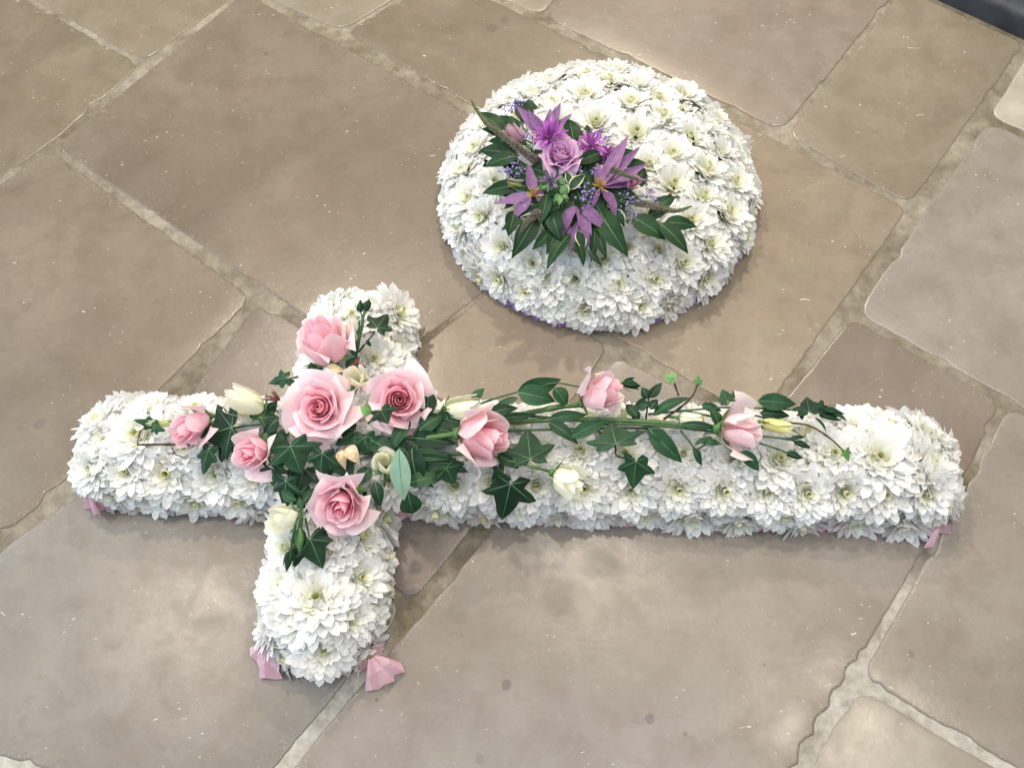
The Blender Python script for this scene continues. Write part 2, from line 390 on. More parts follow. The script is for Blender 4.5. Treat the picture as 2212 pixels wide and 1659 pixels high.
def chrysanth_mesh(seed, openc):
    """openc 0 = young, incurved; 1 = fully open with a wide yellow-green eye"""
    rnd = random.Random(seed); mb = MB(); I = Matrix.Identity(3)
    c0 = mb.vert((0, 0, 0), (.76, .78, .56))
    W = (.885, .885, .875)
    whorl = [(19, .0325, -16, -44, .0048), (20, .0335, -4, -20, .0046), (20, .0330, 8, -6, .0046), (19, .0315, 19, 6, .0046), (18, .0290, 31, 18, .0044), (16, .0250, 43, 34, .0040), (13, .0200, 52, 52, .0034), (10, .0140, 60, 74, .0026)]
    for k, (n, L, e0, e1, w) in enumerate(whorl):
        if openc > .6 and k == 7: continue
        a0 = rnd.uniform(0, 6.28)
        for i in range(n):
            a = a0 + 2 * PI * i / n + rnd.gauss(0, .10)
            base = mix3((.88, .88, .78), (.82, .83, .55), clamp((k - 4) / 3))
            tipc = mix3(W, (.80, .81, .62), clamp((k - 5.2) / 2.2))
            sh = rnd.uniform(.965, 1.02); tipc = tuple(min(.92, x * sh) for x in tipc)
            lift = (1 - openc) * 10
            petal_strip(mb, c0, I, a, L * rnd.uniform(.86, 1.08), w * rnd.uniform(.85, 1.15), R_(e0 + lift + rnd.gauss(0, 4)), R_(e1 + lift * 1.8 + rnd.gauss(0, 8)), rnd.uniform(.18, .42), base, tipc, rnd.gauss(0, .18), 4 if k > 4 or k == 0 else 5)
    return mb.mesh('chrysanthemum', [M_WHITE])
def centre_mesh(seed, openc):
    rnd = random.Random(seed); mb = MB(); I = Matrix.Identity(3)
    c0 = mb.vert((0, 0, .0045), (.45, .48, .16))
    n = int(lerp(14, 32, openc))
    for i in range(n):
        a = i * 2.39996; t = math.sqrt((i + .5) / n)
        col = mix3((.52, .55, .20), (.82, .80, .44), t); tp = mix3((.58, .62, .24), (.88, .87, .60), t)
        petal_strip(mb, c0, I, a, lerp(.006, .0150, t * openc + .1), .0012 + .0007 * t, R_(lerp(88, 50, t)), R_(lerp(80, 88, t)), .7, col, tp, 0, 3)
    return mb.mesh('flower_centre', [M_CENTRE])
CHRYS = [(chrysanth_mesh(100 + i, o), centre_mesh(200 + i, o)) for i, o in enumerate([.95, .85, .7, .55, .35, .2, .75, .5, .9, .1, .65, .4])]

def leaf(mb, base, tip, width, up=None, fold=.18, curl=.12, shape=.75, nseg=9, wavy=0., m=0, m_edge=None, tone=1., vein=None, petiole=0., rollv=0.):
    """pointed leaf between two points, folded along the midrib and arched"""
    base = Vector(base); tip = Vector(tip); d = tip - base; L = d.length; d.normalize()
    up = Vector(up) if up is not None else (Vector((0, 0, 1)) - FW * .5)
    s = d.cross(up).normalized(); n = s.cross(d).normalized()
    if rollv: q = Quaternion(d, rollv); s = q @ s; n = q @ n
    rows = []; vr = []; ph = random.uniform(0, 6)
    for k in range(nseg + 1):
        t = k / nseg; w = width * .5 * (math.sin(PI * t ** shape) ** .9 if 0 < k < nseg else .02) * (1 - .12 * t)
        c = base + d * (L * t) + n * (curl * L * (4 * t * (1 - t)) - curl * L * .6 * t * t)
        row = []
        fr = (-1, -.78, -.4, 0, .4, .78, 1) if m_edge is not None else (-1, -.5, 0, .5, 1)
        for j in fr:
            wv = wavy * width * math.sin(t * 17 + ph + (2 if j > 0 else 0)) * abs(j) ** 2 * math.sin(PI * t)
            row.append(mb.vert(c + s * (j * w) + n * (fold * w * abs(j) ** 1.3 + wv), (tone,) * 3))
        rows.append(row)
        if vein is not None and k < nseg:
            vw = width * .022 * (1 - .8 * t)
            vr.append([mb.vert(c - s * vw + n * .0003, (1, 1, 1)), mb.vert(c + s * vw + n * .0003, (1, 1, 1))])
    if m_edge is None: mb.grid(rows, m)
    else:
        for a, b in zip(rows[:-1], rows[1:]):
            for i in range(6): mb.face([a[i], a[i + 1], b[i + 1], b[i]], m_edge if i in (0, 5) else m)
    if vein is not None: mb.grid(vr, vein)

IVY_R = [(0, .08), (.06, -.04), (.20, -.13), (.40, -.12), (.39, .02), (.34, .13), (.46, .22), (.61, .38), (.47, .44), (.30, .46), (.25, .60), (.15, .80), (0, 1.0)]
def ivy(mb, base, tip, width=None, up=None, bend=.25, m=0, mv=1, tone=1., rollv=0., seed=0):
    rnd = random.Random(seed)
    base = Vector(base); tip = Vector(tip); d = tip - base; L = d.length; d.normalize()
    up = Vector(up) if up is not None else (Vector((0, 0, 1)) - FW * .4)
    s = d.cross(up).normalized(); n = s.cross(d).normalized()
    if rollv: q = Quaternion(d, rollv); s = q @ s; n = q @ n
    wx = (width / 1.2) if width else L
    j = {i: (rnd.uniform(.88, 1.12), rnd.uniform(-.04, .04)) for i in range(30)}
    out = [(x, y) for x, y in IVY_R] + [(-x, y) for x, y in IVY_R[-2:0:-1]]
    out = [(x * j[i][0], y + j[i][1] * (abs(x) > .01)) for i, (x, y) in enumerate(out)]
    # finer outline
    def z(x, y):
        lob = .05 * math.cos(6 * math.atan2(x, y - .12)) * math.hypot(x, y - .12)
        return -bend * (x * x * .9 + max(0, y - .2) ** 2 * .7) + lob
    def pt(x, y, e=0): return base + s * (x * wx) + d * (y * L) + n * (z(x, y) * L + e)
    rings = []
    for f in (.0, .35, .7, 1.):
        if f == 0: c = mb.vert(pt(0, .14), (tone,) * 3); rings.append([c] * len(out))
        else: rings.append([mb.vert(pt(x * f, .14 + (y - .14) * f), (tone,) * 3) for x, y in out])
    mb.grid(rings, m, True)
    for (tx, ty) in ((0, .96), (.55, .39), (-.55, .39), (.34, -.09), (-.34, -.09)):
        vr = []; dx, dy = tx, ty - .06; l = math.hypot(dx, dy); px, py = -dy / l, dx / l
        for k in range(6):
            t = k / 5; w = .011 * (1 - .8 * t); x, y = dx * t, .06 + dy * t
            vr.append([mb.vert(pt(x - px * w, y - py * w, .0005), (1, 1, 1)), mb.vert(pt(x + px * w, y + py * w, .0005), (1, 1, 1))])
        mb.grid(vr, mv)

def rose_petal(rnd, R, H, t, phi, openn, deep, pale, spiral=True, nu=9, nv=8, ruffle=1., rim=None, lean=0.):
    mb = MB()
    rm = R * (.07 + .56 * t ** .9); rt = lerp(R * (.04 + .30 * t), R * (.05 + 1.0 * t ** 1.15), openn)
    hh = H * (1.0 - .34 * t * t * openn) * rnd.uniform(.95, 1.05)
    span = lerp(1.75, .80, clamp(t * 1.6)) * rnd.uniform(.92, 1.08)
    rb = R * (.05 + .10 * t)
    roll = clamp((t - .28) * 1.5) * openn * rnd.uniform(.75, 1.3)
    seed = rnd.uniform(0, 99)
    B = [(rb, 0), (rm * 1.12, .05 * hh), (rm * 1.02, .66 * hh), (rt, hh)]
    rows = []
    for k in range(nv + 1):
        v = k / nv; row = []
        b = ((1 - v) ** 3, 3 * v * (1 - v) ** 2, 3 * v * v * (1 - v), v ** 3)
        rho0 = sum(b[i] * B[i][0] for i in range(4)); z0 = sum(b[i] * B[i][1] for i in range(4))
        wf = clamp(.35 + 1.5 * v - .85 * v * v, .2, 1.05) * (1 - .09 * clamp((v - .70) / .30) ** 2.2)
        for i in range(nu):
            u = -1 + 2 * i / (nu - 1)
            th = phi + u * span * wf
            rho = rho0 * (1 + .10 * u * (1 if spiral else 0)); z = z0 - hh * (.20 + .10 * t) * abs(u) ** 2.4 * v ** 2.5
            if roll > 0 and v > .55:
                q = ((v - .55) / .45) ** 2; a = .35 + .95 * abs(u) ** 1.4
                rho += roll * R * .20 * q * a; z -= roll * R * .30 * q * a * (.4 + .6 * abs(u))
            nz = noise.noise(Vector((th * 2.2 + seed, v * 2.5, t * 7))) * R * .055 * ruffle * v * (.3 + t)
            rho += nz; z += noise.noise(Vector((th * 3 + seed, v * 3 + 5, t * 3))) * R * .06 * ruffle * v
            e = clamp((v - .80) / .2) * (.35 + .65 * t)
            col = mix3(deep, pale, clamp(t * .85 + .22 * v - .02 + rnd.uniform(-.03, .03)))
            st_ = 1 - .07 * (noise.noise(Vector((th * 16 + seed, v * 1.2, t * 9))) + .5 * noise.noise(Vector((th * 5, v * 4 + seed, 3)))); col = (col[0], col[1] * st_, col[2] * st_)
            if rim: col = mix3(col, rim, e * .75)
            if v < .22: col = mix3(col, (.72, .72, .50), (1 - v / .22) * .6)
            row.append(mb.vert((rho * math.cos(th), rho * math.sin(th), z), col))
        rows.append(row)
    mb.grid(rows); return mb

PINK_D, PINK_P, PINK_R = (.91, .38, .50), (.91, .67, .72), (.92, .83, .85)
def rose(name, label, cat, group, base, axis, R, H, N, openn, seed, spin=0., deep=PINK_D, pale=PINK_P, rim=PINK_R, sep=True, stem=None, mat=None, tmin=.0, stem_r=.0022, ruffle=1., nsep=5, stem_mat=None, guard=0.):
    rnd = random.Random(seed); root = thing(name, label, cat, base, group)
    Mx = frame(Vector(axis)); root.rotation_mode = 'QUATERNION'; q = Mx.to_quaternion(); root.rotation_quaternion = q
    mat = mat or M_ROSE
    for i in range(N):
        t = lerp(tmin, 1, (i / (N - 1)) ** .92) if N > 1 else 1
        p = rose_petal(rnd, R, H, t, spin + i * 2.39996 + rnd.gauss(0, .22), (openn + guard * clamp((i - N + 4) / 3)) * (1 if t > .25 else .75) * rnd.uniform(.93, 1.06), deep, pale, rim=rim, ruffle=ruffle)
        p.build('petal', mat, root, origin=(0, 0, 0))
    if sep:
        mb = MB(); n = 8; rows = []
        for k in range(6):
            a = -PI / 2 + PI * .62 * k / 5; rr = R * .17 * math.cos(a) + .0006; z = -R * .10 + R * .17 * math.sin(a)
            rows.append([mb.vert((rr * math.cos(2 * PI * j / n), rr * math.sin(2 * PI * j / n), z)) for j in range(n)])
        mb.grid(rows, 0, True); mb.build('calyx', M_FRESH, root, origin=(0, 0, 0))
        for i in range(nsep):
            a = i * 2 * PI / nsep + rnd.uniform(-.2, .2); mb = MB()
            dv = Vector((math.cos(a), math.sin(a), 0)); b = dv * R * .12
            dr = rnd.uniform(-.25, .5); tip = b + dv * R * .62 + Vector((0, 0, H * .30 * (.4 + dr)))
            leaf(mb, b, tip, R * .34, up=-dv * .5 - Vector((0, 0, 1)), fold=.3, curl=rnd.uniform(-.12, .05), shape=.6, nseg=6)
            mb.build('sepal', M_FRESH, root, origin=(0, 0, 0))
    if stem:
        inv = q.inverted(); b = Vector(base)
        pts = [Vector((0, 0, -R * .2))] + [inv @ (Vector(p) - b) for p in stem]
        mb = MB(); mb.tube(pts, stem_r, stem_r * .95, 7); mb.build('stem', stem_mat or M_STEM, root, origin=(0, 0, 0))
    return root

def bud(mb, base, tip, r, m=0, twist=2.4, c0=(1, 1, 1), c1=(1, 1, 1)):
    base = Vector(base); d = Vector(tip) - base; L = d.length; M = frame(d); rows = []
    for k in range(9):
        t = k / 8; rr = r * math.sin(PI * (t * .93 + .05)) ** .8 * (1.15 - .55 * t)
        rows.append([mb.vert(base + M.col[2] * (L * t) + (M.col[0] * math.cos(a) + M.col[1] * math.sin(a)) * (rr * (1 + .12 * math.cos(3 * (2 * PI * j / 9)))), mix3(c0, c1, t)) for j in range(9) for a in [2 * PI * j / 9 + twist * t]])
    mb.grid(rows, m, True); mb.face(rows[-1], m)

# ------------------------------------------------------------------ the white cross
CO = Vector((-.198, .3501)); CA = -.12693
E1 = Vector((math.cos(CA), math.sin(CA))); E2 = Vector((-E1.y, E1.x))
CW, CH = .0725, .085
ARMS = [(-E1, .3094), (E1, .6804), (E2, .2172), (-E2, .2366)]
def cross_dist(x, y):
    p = Vector((x, y)) - CO; best = None
    for d, L in ARMS:
        a = p.dot(d); dx = max(0, a - (L - CW), -a); dy = abs(p.x * d.y - p.y * d.x); q = (dx ** 2.6 + dy ** 2.6) ** (1 / 2.6)
        if best is None or q < best: best = q
    return best
PC, PR, PH = Vector((.1370, .6990)), .2135, .095
def F_cross(p, w=CW, h=CH): return (cross_dist(p.x, p.y) / w) ** 2.3 + (max(p.z, 0) / h) ** 2.3 - 1
def F_posy(p, w=PR, h=PH): return ((p.xy - PC).length / w) ** 2.5 + (max(p.z, 0) / h) ** 2.5 - 1
def normal(F, p):
    e = 1e-4
    g = Vector((F(p + Vector((e, 0, 0))) - F(p - Vector((e, 0, 0))), F(p + Vector((0, e, 0))) - F(p - Vector((0, e, 0))), F(p + Vector((0, 0, e))) - F(p - Vector((0, 0, e)))))
    return g.normalized()
def hit(F, px, py):
    """where the sight line through a pixel meets the rounded pad"""
    d = (at(px, py) - CAM); n = 500; prev = None
    for i in range(n + 1):
        t = .70 + .30 * i / n; p = CAM + d * t
        if F(p) < 0:
            a, b = prev if prev is not None else t, t
            for _ in range(20):
                mm = (a + b) / 2
                if F(CAM + d * mm) < 0: b = mm
                else: a = mm
            return CAM + d * b
        prev = t
    return None
def scatter(F, seeds, box, dmin, tries, rnd, zmin=.010):
    pts = list(seeds); out = []
    for _ in range(tries):
        x = rnd.uniform(*box[0]); y = rnd.uniform(*box[1]); zt = zmin + rnd.random() ** 1.5
        # start outside and walk inwards along a random ray to the surface
        p = Vector((x, y, zt * .12))
        f = F(p)
        if abs(f) > .9: continue
        for _k in range(14):
            n = normal(F, p); f = F(p)
            g = (F(p + n * 1e-4) - F(p - n * 1e-4)) / 2e-4
            p = p - n * clamp(f / max(g, 1e-3), -.01, .01)
        if abs(F(p)) > .03 or p.z < zmin: continue
        if all((p - q).length > dmin for q in pts): pts.append(p); out.append(p)
    return out

def pad(root, F, seeds_px, box, dmin, seed, scale0, inset):
    rnd = random.Random(seed); seeds = []; big = []
    for s in seeds_px:
        p = hit(F, s[0], s[1])
        if p is not None and all((p - q).length > .024 for q in seeds): seeds.append(p); big.append(s[2] if len(s) > 2 else 1.)
    extra = scatter(F, seeds, box, dmin, 22000, rnd)
    extra += scatter(F, seeds + extra, box, dmin * .84, 22000, rnd)
    low = scatter(F, seeds + extra, box, dmin * .66, 16000, rnd)
    allp = seeds + extra + low
    for i, p in enumerate(allp):
        n = normal(F, p); n = (n + Vector((rnd.gauss(0, .10), rnd.gauss(0, .10), rnd.gauss(0, .06) + .05))).normalized()
        near = min((p - q).length for q in allp[:len(seeds) + len(extra)] if q is not p)
        sc = scale0 * clamp(.84 + (near - dmin * .8) * 8, .78, 1.12) * rnd.uniform(.88, 1.10)
        if i < len(big) and big[i] > 1: sc *= big[i]; p = p + n * .006
        if i < len(seeds): p = p + n * .004
        elif i < len(seeds) + len(extra): sc *= .96; p = p + n * .0005
        if i >= len(seeds) + len(extra): sc = scale0 * rnd.uniform(.62, .74); p = p - n * .007
        c = p - n * (inset * sc)
        fm, cm = CHRYS[rnd.randrange(len(CHRYS))] if i >= len(seeds) else CHRYS[rnd.choice((0, 1, 2, 6, 7, 8, 10, 3))]
        o = link('chrysanthemum', fm, root); o.location = c - root.location
        o.rotation_mode = 'QUATERNION'; q = frame(n).to_quaternion() @ Quaternion((0, 0, 1), rnd.uniform(0, 6.28)); o.rotation_quaternion = q
        o.scale = (sc, sc, sc * rnd.uniform(.9, 1.1))
        k = link('flower_centre', cm, o)
    return allp

def ribbon(mb, path, closed, hgt, flare, pleat, m=0, rnd=random):
    n = len(path); rows = [[], [], []]
    for i, p in enumerate(path):
        a = path[(i - 1) % n] if closed or i else p; b = path[(i + 1) % n] if closed or i < n - 1 else p
        d = (b - a).normalized(); nn = Vector((d.y, -d.x))
        ph = (1 if i % 2 else -1) * pleat * rnd.uniform(.6, 1.3)
        for k, (z, o) in enumerate(((hgt, 0), (hgt * .45, flare * .55), (.0015, flare))):
            q = p + nn * (o + ph * (.4 + .6 * k / 2)); rows[k].append(mb.vert((q.x, q.y, z * rnd.uniform(.9, 1.05)), (1, 1, 1)))
    mb.grid(rows, m, closed)
def densify(P, step, closed=True):
    out = []
    for i in range(len(P) if closed else len(P) - 1):
        a, b = P[i], P[(i + 1) % len(P)]; k = max(1, int((b - a).length / step))
        out += [a.lerp(b, j / k) for j in range(k)]
    return out

def prism(mb, P, z0, z1, shrink, cen=None):
    b = [mb.vert((p.x, p.y, z0)) for p in P]; c = sum(P, Vector((0, 0))) / len(P)
    t = [mb.vert((p.x, p.y, z1 * .8)) for p in P]
    mb.grid([b, t], 0, True); mb.face(t)

cross = thing('floral_cross', 'large white chrysanthemum cross with pink ribbon edge lying on the stone floor', 'floral cross', (CO.x, CO.y, 0))
def cross_outline(w, ins):
    a, b, u, d = [L - ins for _, L in ARMS]
    loc = [(-w, -d), (w, -d), (w, -w), (b, -w), (b, w), (w, w), (w, u), (-w, u), (-w, w), (-a, w), (-a, -w), (-w, -w)]
    return [CO + E1 * x + E2 * y for x, y in loc]
mb = MB(); P = cross_outline(.040, .040)
bq = [mb.vert((p.x, p.y, .002)) for p in P]; tq = [mb.vert((p.x, p.y, .052)) for p in P]; mb.grid([bq, tq], 0, True); mb.face(tq)
mb.build('foam_base', M_FOAM, cross, False)
mb = MB(); ribbon(mb, densify(cross_outline(.056, .020), .0065), True, .018, .0070, .0020, rnd=random.Random(3)); mb.build('ribbon', M_PINKRIB, cross, False)
def ribbon_corner(cx, cy, a0, a1, rad, seed, parent, mat, n=8):
    rnd = random.Random(seed); mb = MB(); c = at(cx, cy, .030); rows = [[], [], []]
    for i in range(n):
        a = lerp(a0, a1, (i + rnd.uniform(-.3, .3)) / (n - 1)); r = rad * rnd.uniform(.85, 1.12); up = rnd.uniform(.003, .008) if i % 2 else rnd.uniform(0, .002)
        dv = RT * math.cos(a) + Vector((RT.y * -1, RT.x, 0)).normalized() * math.sin(a); dv.z = 0; dv.normalize()
        rows[0].append(mb.vert(c + dv * .006 + Vector((0, 0, .006 + up * .4)))); rows[1].append(mb.vert(c + dv * r * .6 + Vector((0, 0, -.008 + up))))
        q = c + dv * r; q.z = .0025 + up * rnd.uniform(.6, 1.4); rows[2].append(mb.vert(q))
    mb.grid(rows); mb.build('ribbon_corner', mat, parent, False)
ribbon_corner(588, 1396, R_(178), R_(285), .030, 1, cross, M_PINKRIB)
ribbon_corner(803, 1412, R_(250), R_(350), .031, 2, cross, M_PINKRIB)
ribbon_corner(212, 1072, R_(165), R_(265), .019, 3, cross, M_PINKRIB)
ribbon_corner(2012, 1136, R_(270), R_(345), .019, 4, cross, M_PINKRIB, 4)
CROSS_PX = [(291, 936, 1.12), (264, 1020), (355, 1025), (460, 1032), (548, 1039), (419, 1101), (511, 1092), (325, 868), (420, 870),
    (1469, 1063), (1570, 1064), (1662, 1069), (1749, 1069), (1832, 1069), (1918, 1073), (2010, 1073), (1903, 985, 1.18), (1806, 975), (1694, 985), (2027, 1000), (1590, 990), (1480, 975),
    (979, 1055), (1160, 1056), (1261, 1059), (1364, 1062), (1252, 967), (1065, 1050), (1127, 1112), (940, 1118), (1350, 975),
    (683, 1290, 1.16), (626, 1353), (767, 1340), (787, 1246), (796, 1152), (699, 1187), (600, 1262), (605, 1180), (700, 1410),
    (865, 673, 1.15), (868, 749), (759, 675), (810, 769), (800, 645), (690, 690), (665, 800)]
root_pts = pad(cross, F_cross, CROSS_PX, ((-.56, .56), (.05, .66)), .0430, 11, 1.36, .021)

# ------------------------------------------------------------------ the round posy pad
posy = thing('floral_posy_pad', 'round white chrysanthemum pad with purple ribbon edge lying on the stone floor', 'floral pad', (PC.x, PC.y, 0))
mb = MB(); ang = [2 * PI * i / 48 for i in range(48)]
rows = []
for rr, z in ((.178, .002), (.180, .03), (.168, .055), (.12, .07), (.05, .074)):
    rows.append([mb.vert((PC.x + rr * math.cos(a), PC.y + rr * math.sin(a), z)) for a in ang])
mb.grid(rows, 0, True); mb.face(rows[-1]); mb.build('foam_base', M_FOAM, posy)
mb = MB(); ribbon(mb, [PC + Vector((math.cos(-2 * PI * i / 170), math.sin(-2 * PI * i / 170))) * .192 for i in range(170)][::-1], True, .020, .0145, .0026, rnd=random.Random(5)); mb.build('ribbon', M_LILACRIB, posy, False)
POSY_PX = [(1265, 192), (1192, 210), (1365, 208), (1288, 253), (1377, 277), (1438, 238), (1456, 324), (1460, 389), (1527, 415), (1596, 385), (1584, 450), (1535, 354), (1543, 519), (1483, 565),
    (1420, 604), (1338, 610), (1239, 606), (1150, 569), (1077, 533), (1032, 466), (1006, 423), (1067, 387), (1069, 610), (1192, 659), (1328, 675), (1387, 663), (1134, 634), (1265, 675), (1426, 535), (1249, 535), (1357, 531), (1303, 558), (1180, 600), (1290, 520), (1497, 470), (1405, 348), (991, 360), (1020, 311), (1110, 240), (1330, 400), (1180, 480), (1280, 470)]
pad(posy, F_posy, POSY_PX, ((-.1, .37), (.46, .93)), .0445, 12, 1.38, .021)

# ------------------------------------------------------------------ spray on the cross
def ax(dx, dy, tw): return (RT * dx - UP * dy - FW * tw).normalized()
def m_per_px(px, py, z): return (at(px, py, z) - CAM).dot(FW) / FPX
def bloom(name, label, cat, group, px, py, z, axis, Rpx, Hpx, N, openn, seed, k=.5, stem=None, **kw):
    s = m_per_px(px, py, z); a = axis
    base = at(px, py, z) - a * (Hpx * s * k)
    st = [at(*p) for p in stem] if stem else None
    return rose(name, label, cat, group, base, a, Rpx * s, Hpx * s, N, openn, seed, stem=st, **kw)
G_R = 'pink roses laid along the white cross'
bloom('pink_rose', 'largest pink rose, fully open, at the crossing of the white cross', 'rose', G_R, 690, 880, .118, ax(-.02, -.06, 1), 73, 64, 28, 1.0, 21, spin=.4, stem=[(700, 900, .07)])
bloom('pink_rose', 'open pink rose with an ivy leaf lying on its front, right of the largest rose', 'rose', G_R, 862, 864, .112, ax(.16, -.06, 1), 72, 72, 26, .92, 22, spin=1.3, stem=[(840, 890, .07)])
bloom('pink_rose', 'open pink rose at the top of the lower arm of the cross', 'rose', G_R, 738, 1090, .112, ax(-.04, .34, .92), 76, 74, 22, .9, 23, spin=2.1, stem=[(730, 1060, .07)])
bloom('pink_rose', 'pink rose seen from its side on the upper arm of the cross', 'rose', G_R, 700, 735, .115, ax(-.22, -1, .62), 78, 104, 17, .64, 24, guard=.08, k=.52, spin=.9, stem=[(735, 830, .08)])
bloom('pink_rose', 'small half-open pink rose left of the large ivy leaf, below the cream bud', 'rose', G_R, 546, 978, .110, ax(-.30, .18, .9), 55, 80, 18, .68, 25, guard=.3, spin=.2, stem=[(600, 940, .08)])
bloom('pink_rose', 'deep pink half-closed rose nearest the left end of the cross', 'rose', G_R, 410, 925, .108, ax(-.35, .35, .75), 54, 98, 13, .55, 26, guard=.35, k=.55, spin=2.9, rim=(.90, .70, .73), stem=[(480, 900, .085)])
bloom('pink_rose', 'pink rose lying on its side at the middle of the cross', 'rose', G_R, 1043, 942, .116, ax(.95, .05, .50), 84, 104, 17, .55, 27, k=.5, spin=.6, guard=.25, pale=(.90, .66, .68), stem=[(930, 945, .10), (870, 946, .085)], stem_r=.0030)
bloom('pink_rose', 'pink rose with torn outer petals above the long green stems', 'rose', G_R, 1300, 850, .112, ax(.80, -.45, .48), 58, 92, 13, .62, 28, k=.5, spin=1.9, pale=(.90, .68, .70), ruffle=1.6, guard=.3, stem=[(1190, 882, .10), (1090, 903, .09)], stem_r=.0028)
bloom('pink_rose', 'palest pink rose, last one towards the right end of the cross', 'rose', G_R, 1603, 932, .112, ax(.92, .10, .50), 80, 86, 8, .58, 29, k=.5, spin=.3, deep=(.89, .56, .60), pale=(.91, .75, .76), rim=(.92, .86, .86), ruffle=1.5, guard=.12, stem=[(1500, 920, .10), (1300, 906, .095), (1090, 912, .09)], stem_r=.0026)
G_L = 'cream lisianthus flowers and buds on the white cross'
CRD, CRP, CRR = (.87, .86, .62), (.89, .885, .74), (.91, .905, .83)
def cream(label, px, py, z, axis, Rpx, Hpx, N, openn, seed, **kw):
    kw.setdefault('deep', CRD); kw.setdefault('pale', CRP); kw.setdefault('rim', CRR)
    return bloom('cream_lisianthus', label, 'lisianthus', G_L, px, py, z, axis, Rpx, Hpx, N, openn, seed, tmin=.40, stem_r=.0015, ruffle=1.2, **kw)
cream('large cream bud between the deep pink rose and the largest rose', 527, 868, .108, ax(-.85, -.42, .55), 56, 88, 8, .30, 31, k=.5, stem=[(590, 893, .095)])
cream('cream half-open bud right of the beige dried petals, beside the pale round leaf', 832, 1000, .105, ax(.12, -.35, .85), 42, 72, 9, .46, 32, k=.5, stem=[(830, 1050, .085)])
cream('cream bud left of the rose on the lower arm, behind two green buds', 612, 1122, .100, ax(-.62, -.1, .7), 50, 72, 7, .42, 33, k=.5, stem=[(650, 1140, .08)])
cream('cream bell-shaped flower hanging over the front of the cross, right of the big ivy leaves', 1228, 1040, .098, ax(.80, .40, .45), 50, 74, 8, .45, 34, k=.5, stem=[(1150, 1008, .105), (1080, 990, .10)])
cream('cream flower half hidden behind the rose lying at the middle of the cross', 1000, 880, .103, ax(.95, -.12, .45), 44, 84, 7, .36, 35, k=.5, stem=[(940, 900, .095)])
cream('small cream flower wedged between the three largest pink roses', 770, 815, .118, ax(.0, -.35, .9), 38, 60, 8, .5, 36, k=.5, pale=(.90, .85, .72), stem=[(765, 850, .08)])
cream('little cream bud right of the rose on the upper arm', 764, 712, .108, ax(.02, -.95, .5), 26, 56, 6, .22, 37, k=.5, stem=[(768, 760, .09)])
cream('yellow cream bud behind the palest rose', 1680, 921, .104, ax(.92, .22, .4), 27, 72, 6, .25, 38, k=.5, deep=(.74, .72, .30), pale=(.78, .76, .38), rim=(.82, .80, .50), stem=[(1640, 918, .095)])
cream('small cream bud among the green stems left of the palest rose', 1492, 905, .103, ax(.95, .08, .3), 24, 50, 6, .18, 39, k=.5, stem=[(1440, 900, .095)])
cream('pale green bud left of the deep pink rose', 345, 914, .100, ax(-.97, .05, .3), 15, 58, 5, .12, 40, k=.5, deep=(.60, .68, .36), pale=(.66, .74, .44), rim=(.74, .78, .56), stem=[(390, 915, .09)])

def sprig(name, label, cat, group, base, stems=(), leaves=(), buds=(), stem_mat=None, leaf_m=None, sr=.0011, origin_z=.08):
    """stems: lists of (px,py,z); leaves: (kind, base px,py,z, tip px,py,z, width px, options)"""
    root = thing(name, label, cat, at(*base), group)
    for st in stems:
        mb = MB(); r = sr
        if isinstance(st[-1], (float, int)): r = st[-1]; st = st[:-1]
        mb.tube([at(*p) for p in st], r, r * .8, 6); mb.build('stem', stem_mat or M_DSTEM, root)
    for i, lf in enumerate(leaves):
        kind, bx, by, bz, tx, ty, tz, w = lf[:8]; opt = dict(lf[8]) if len(lf) > 8 else {}
        mat = opt.pop('mat', None); s = m_per_px(bx, by, bz); mb = MB(); a = at(bx, by, bz); b = at(tx, ty, tz)
        if kind == 'ivy':
            opt.setdefault('rollv', random.uniform(-.25, .25)); opt.setdefault('tone', random.uniform(.85, 1.7))
            ivy(mb, a, b, w * s, seed=int(bx * 7 + by), **opt); mb.build('leaf', [mat or M_IVY, M_VEIN], root)
        elif kind == 'varieg':
            leaf(mb, a, b, w * s, m=0, m_edge=1, wavy=.05, **opt); mb.build('leaf', [mat or M_LEAF, M_CREAM], root)
        else:
            opt.setdefault('tone', random.uniform(.85, 1.6)); opt.setdefault('rollv', random.uniform(-.35, .35))
            leaf(mb, a, b, w * s, vein=1, **opt); mb.build('leaf', [mat or leaf_m or M_LEAF, M_VEIN], root)
    for bd in buds:
        (bx, by, bz), (tx, ty, tz), rpx = bd[:3]; bm = bd[3] if len(bd) > 3 else M_FRESH
        s = m_per_px(bx, by, bz); a = at(bx, by, bz); b = at(tx, ty, tz)
        mb = MB(); bud(mb, a, b, rpx * s); o = mb.build('bud', bm, root)
        for q in range(4):
            mb = MB(); d = (b - a); M = frame(d); an = q * PI / 2 + .4; off = (M.col[0] * math.cos(an) + M.col[1] * math.sin(an))
            leaf(mb, a + off * rpx * s * .3, a + d * .75 + off * rpx * s * 1.5, rpx * s * .7, up=off, fold=.3, curl=.12, nseg=5)
            mb.build('sepal', M_LEAF, o, origin=root.location)
    return root
G_I = 'ivy sprigs tucked between the roses'
sprig('ivy_sprig', 'ivy with three dark leaves between the two left-hand pink roses', 'ivy', G_I, (500, 930, .085), [[(590, 915, .09), (505, 925, .095), (450, 960, .09)]], [
    ('ivy', 505, 922, .108, 428, 945, .098, 128), ('ivy', 452, 968, .098, 436, 1026, .088, 56), ('ivy', 487, 950, .098, 476, 1000, .09, 58), ('ivy', 560, 905, .1, 600, 862, .092, 66)])
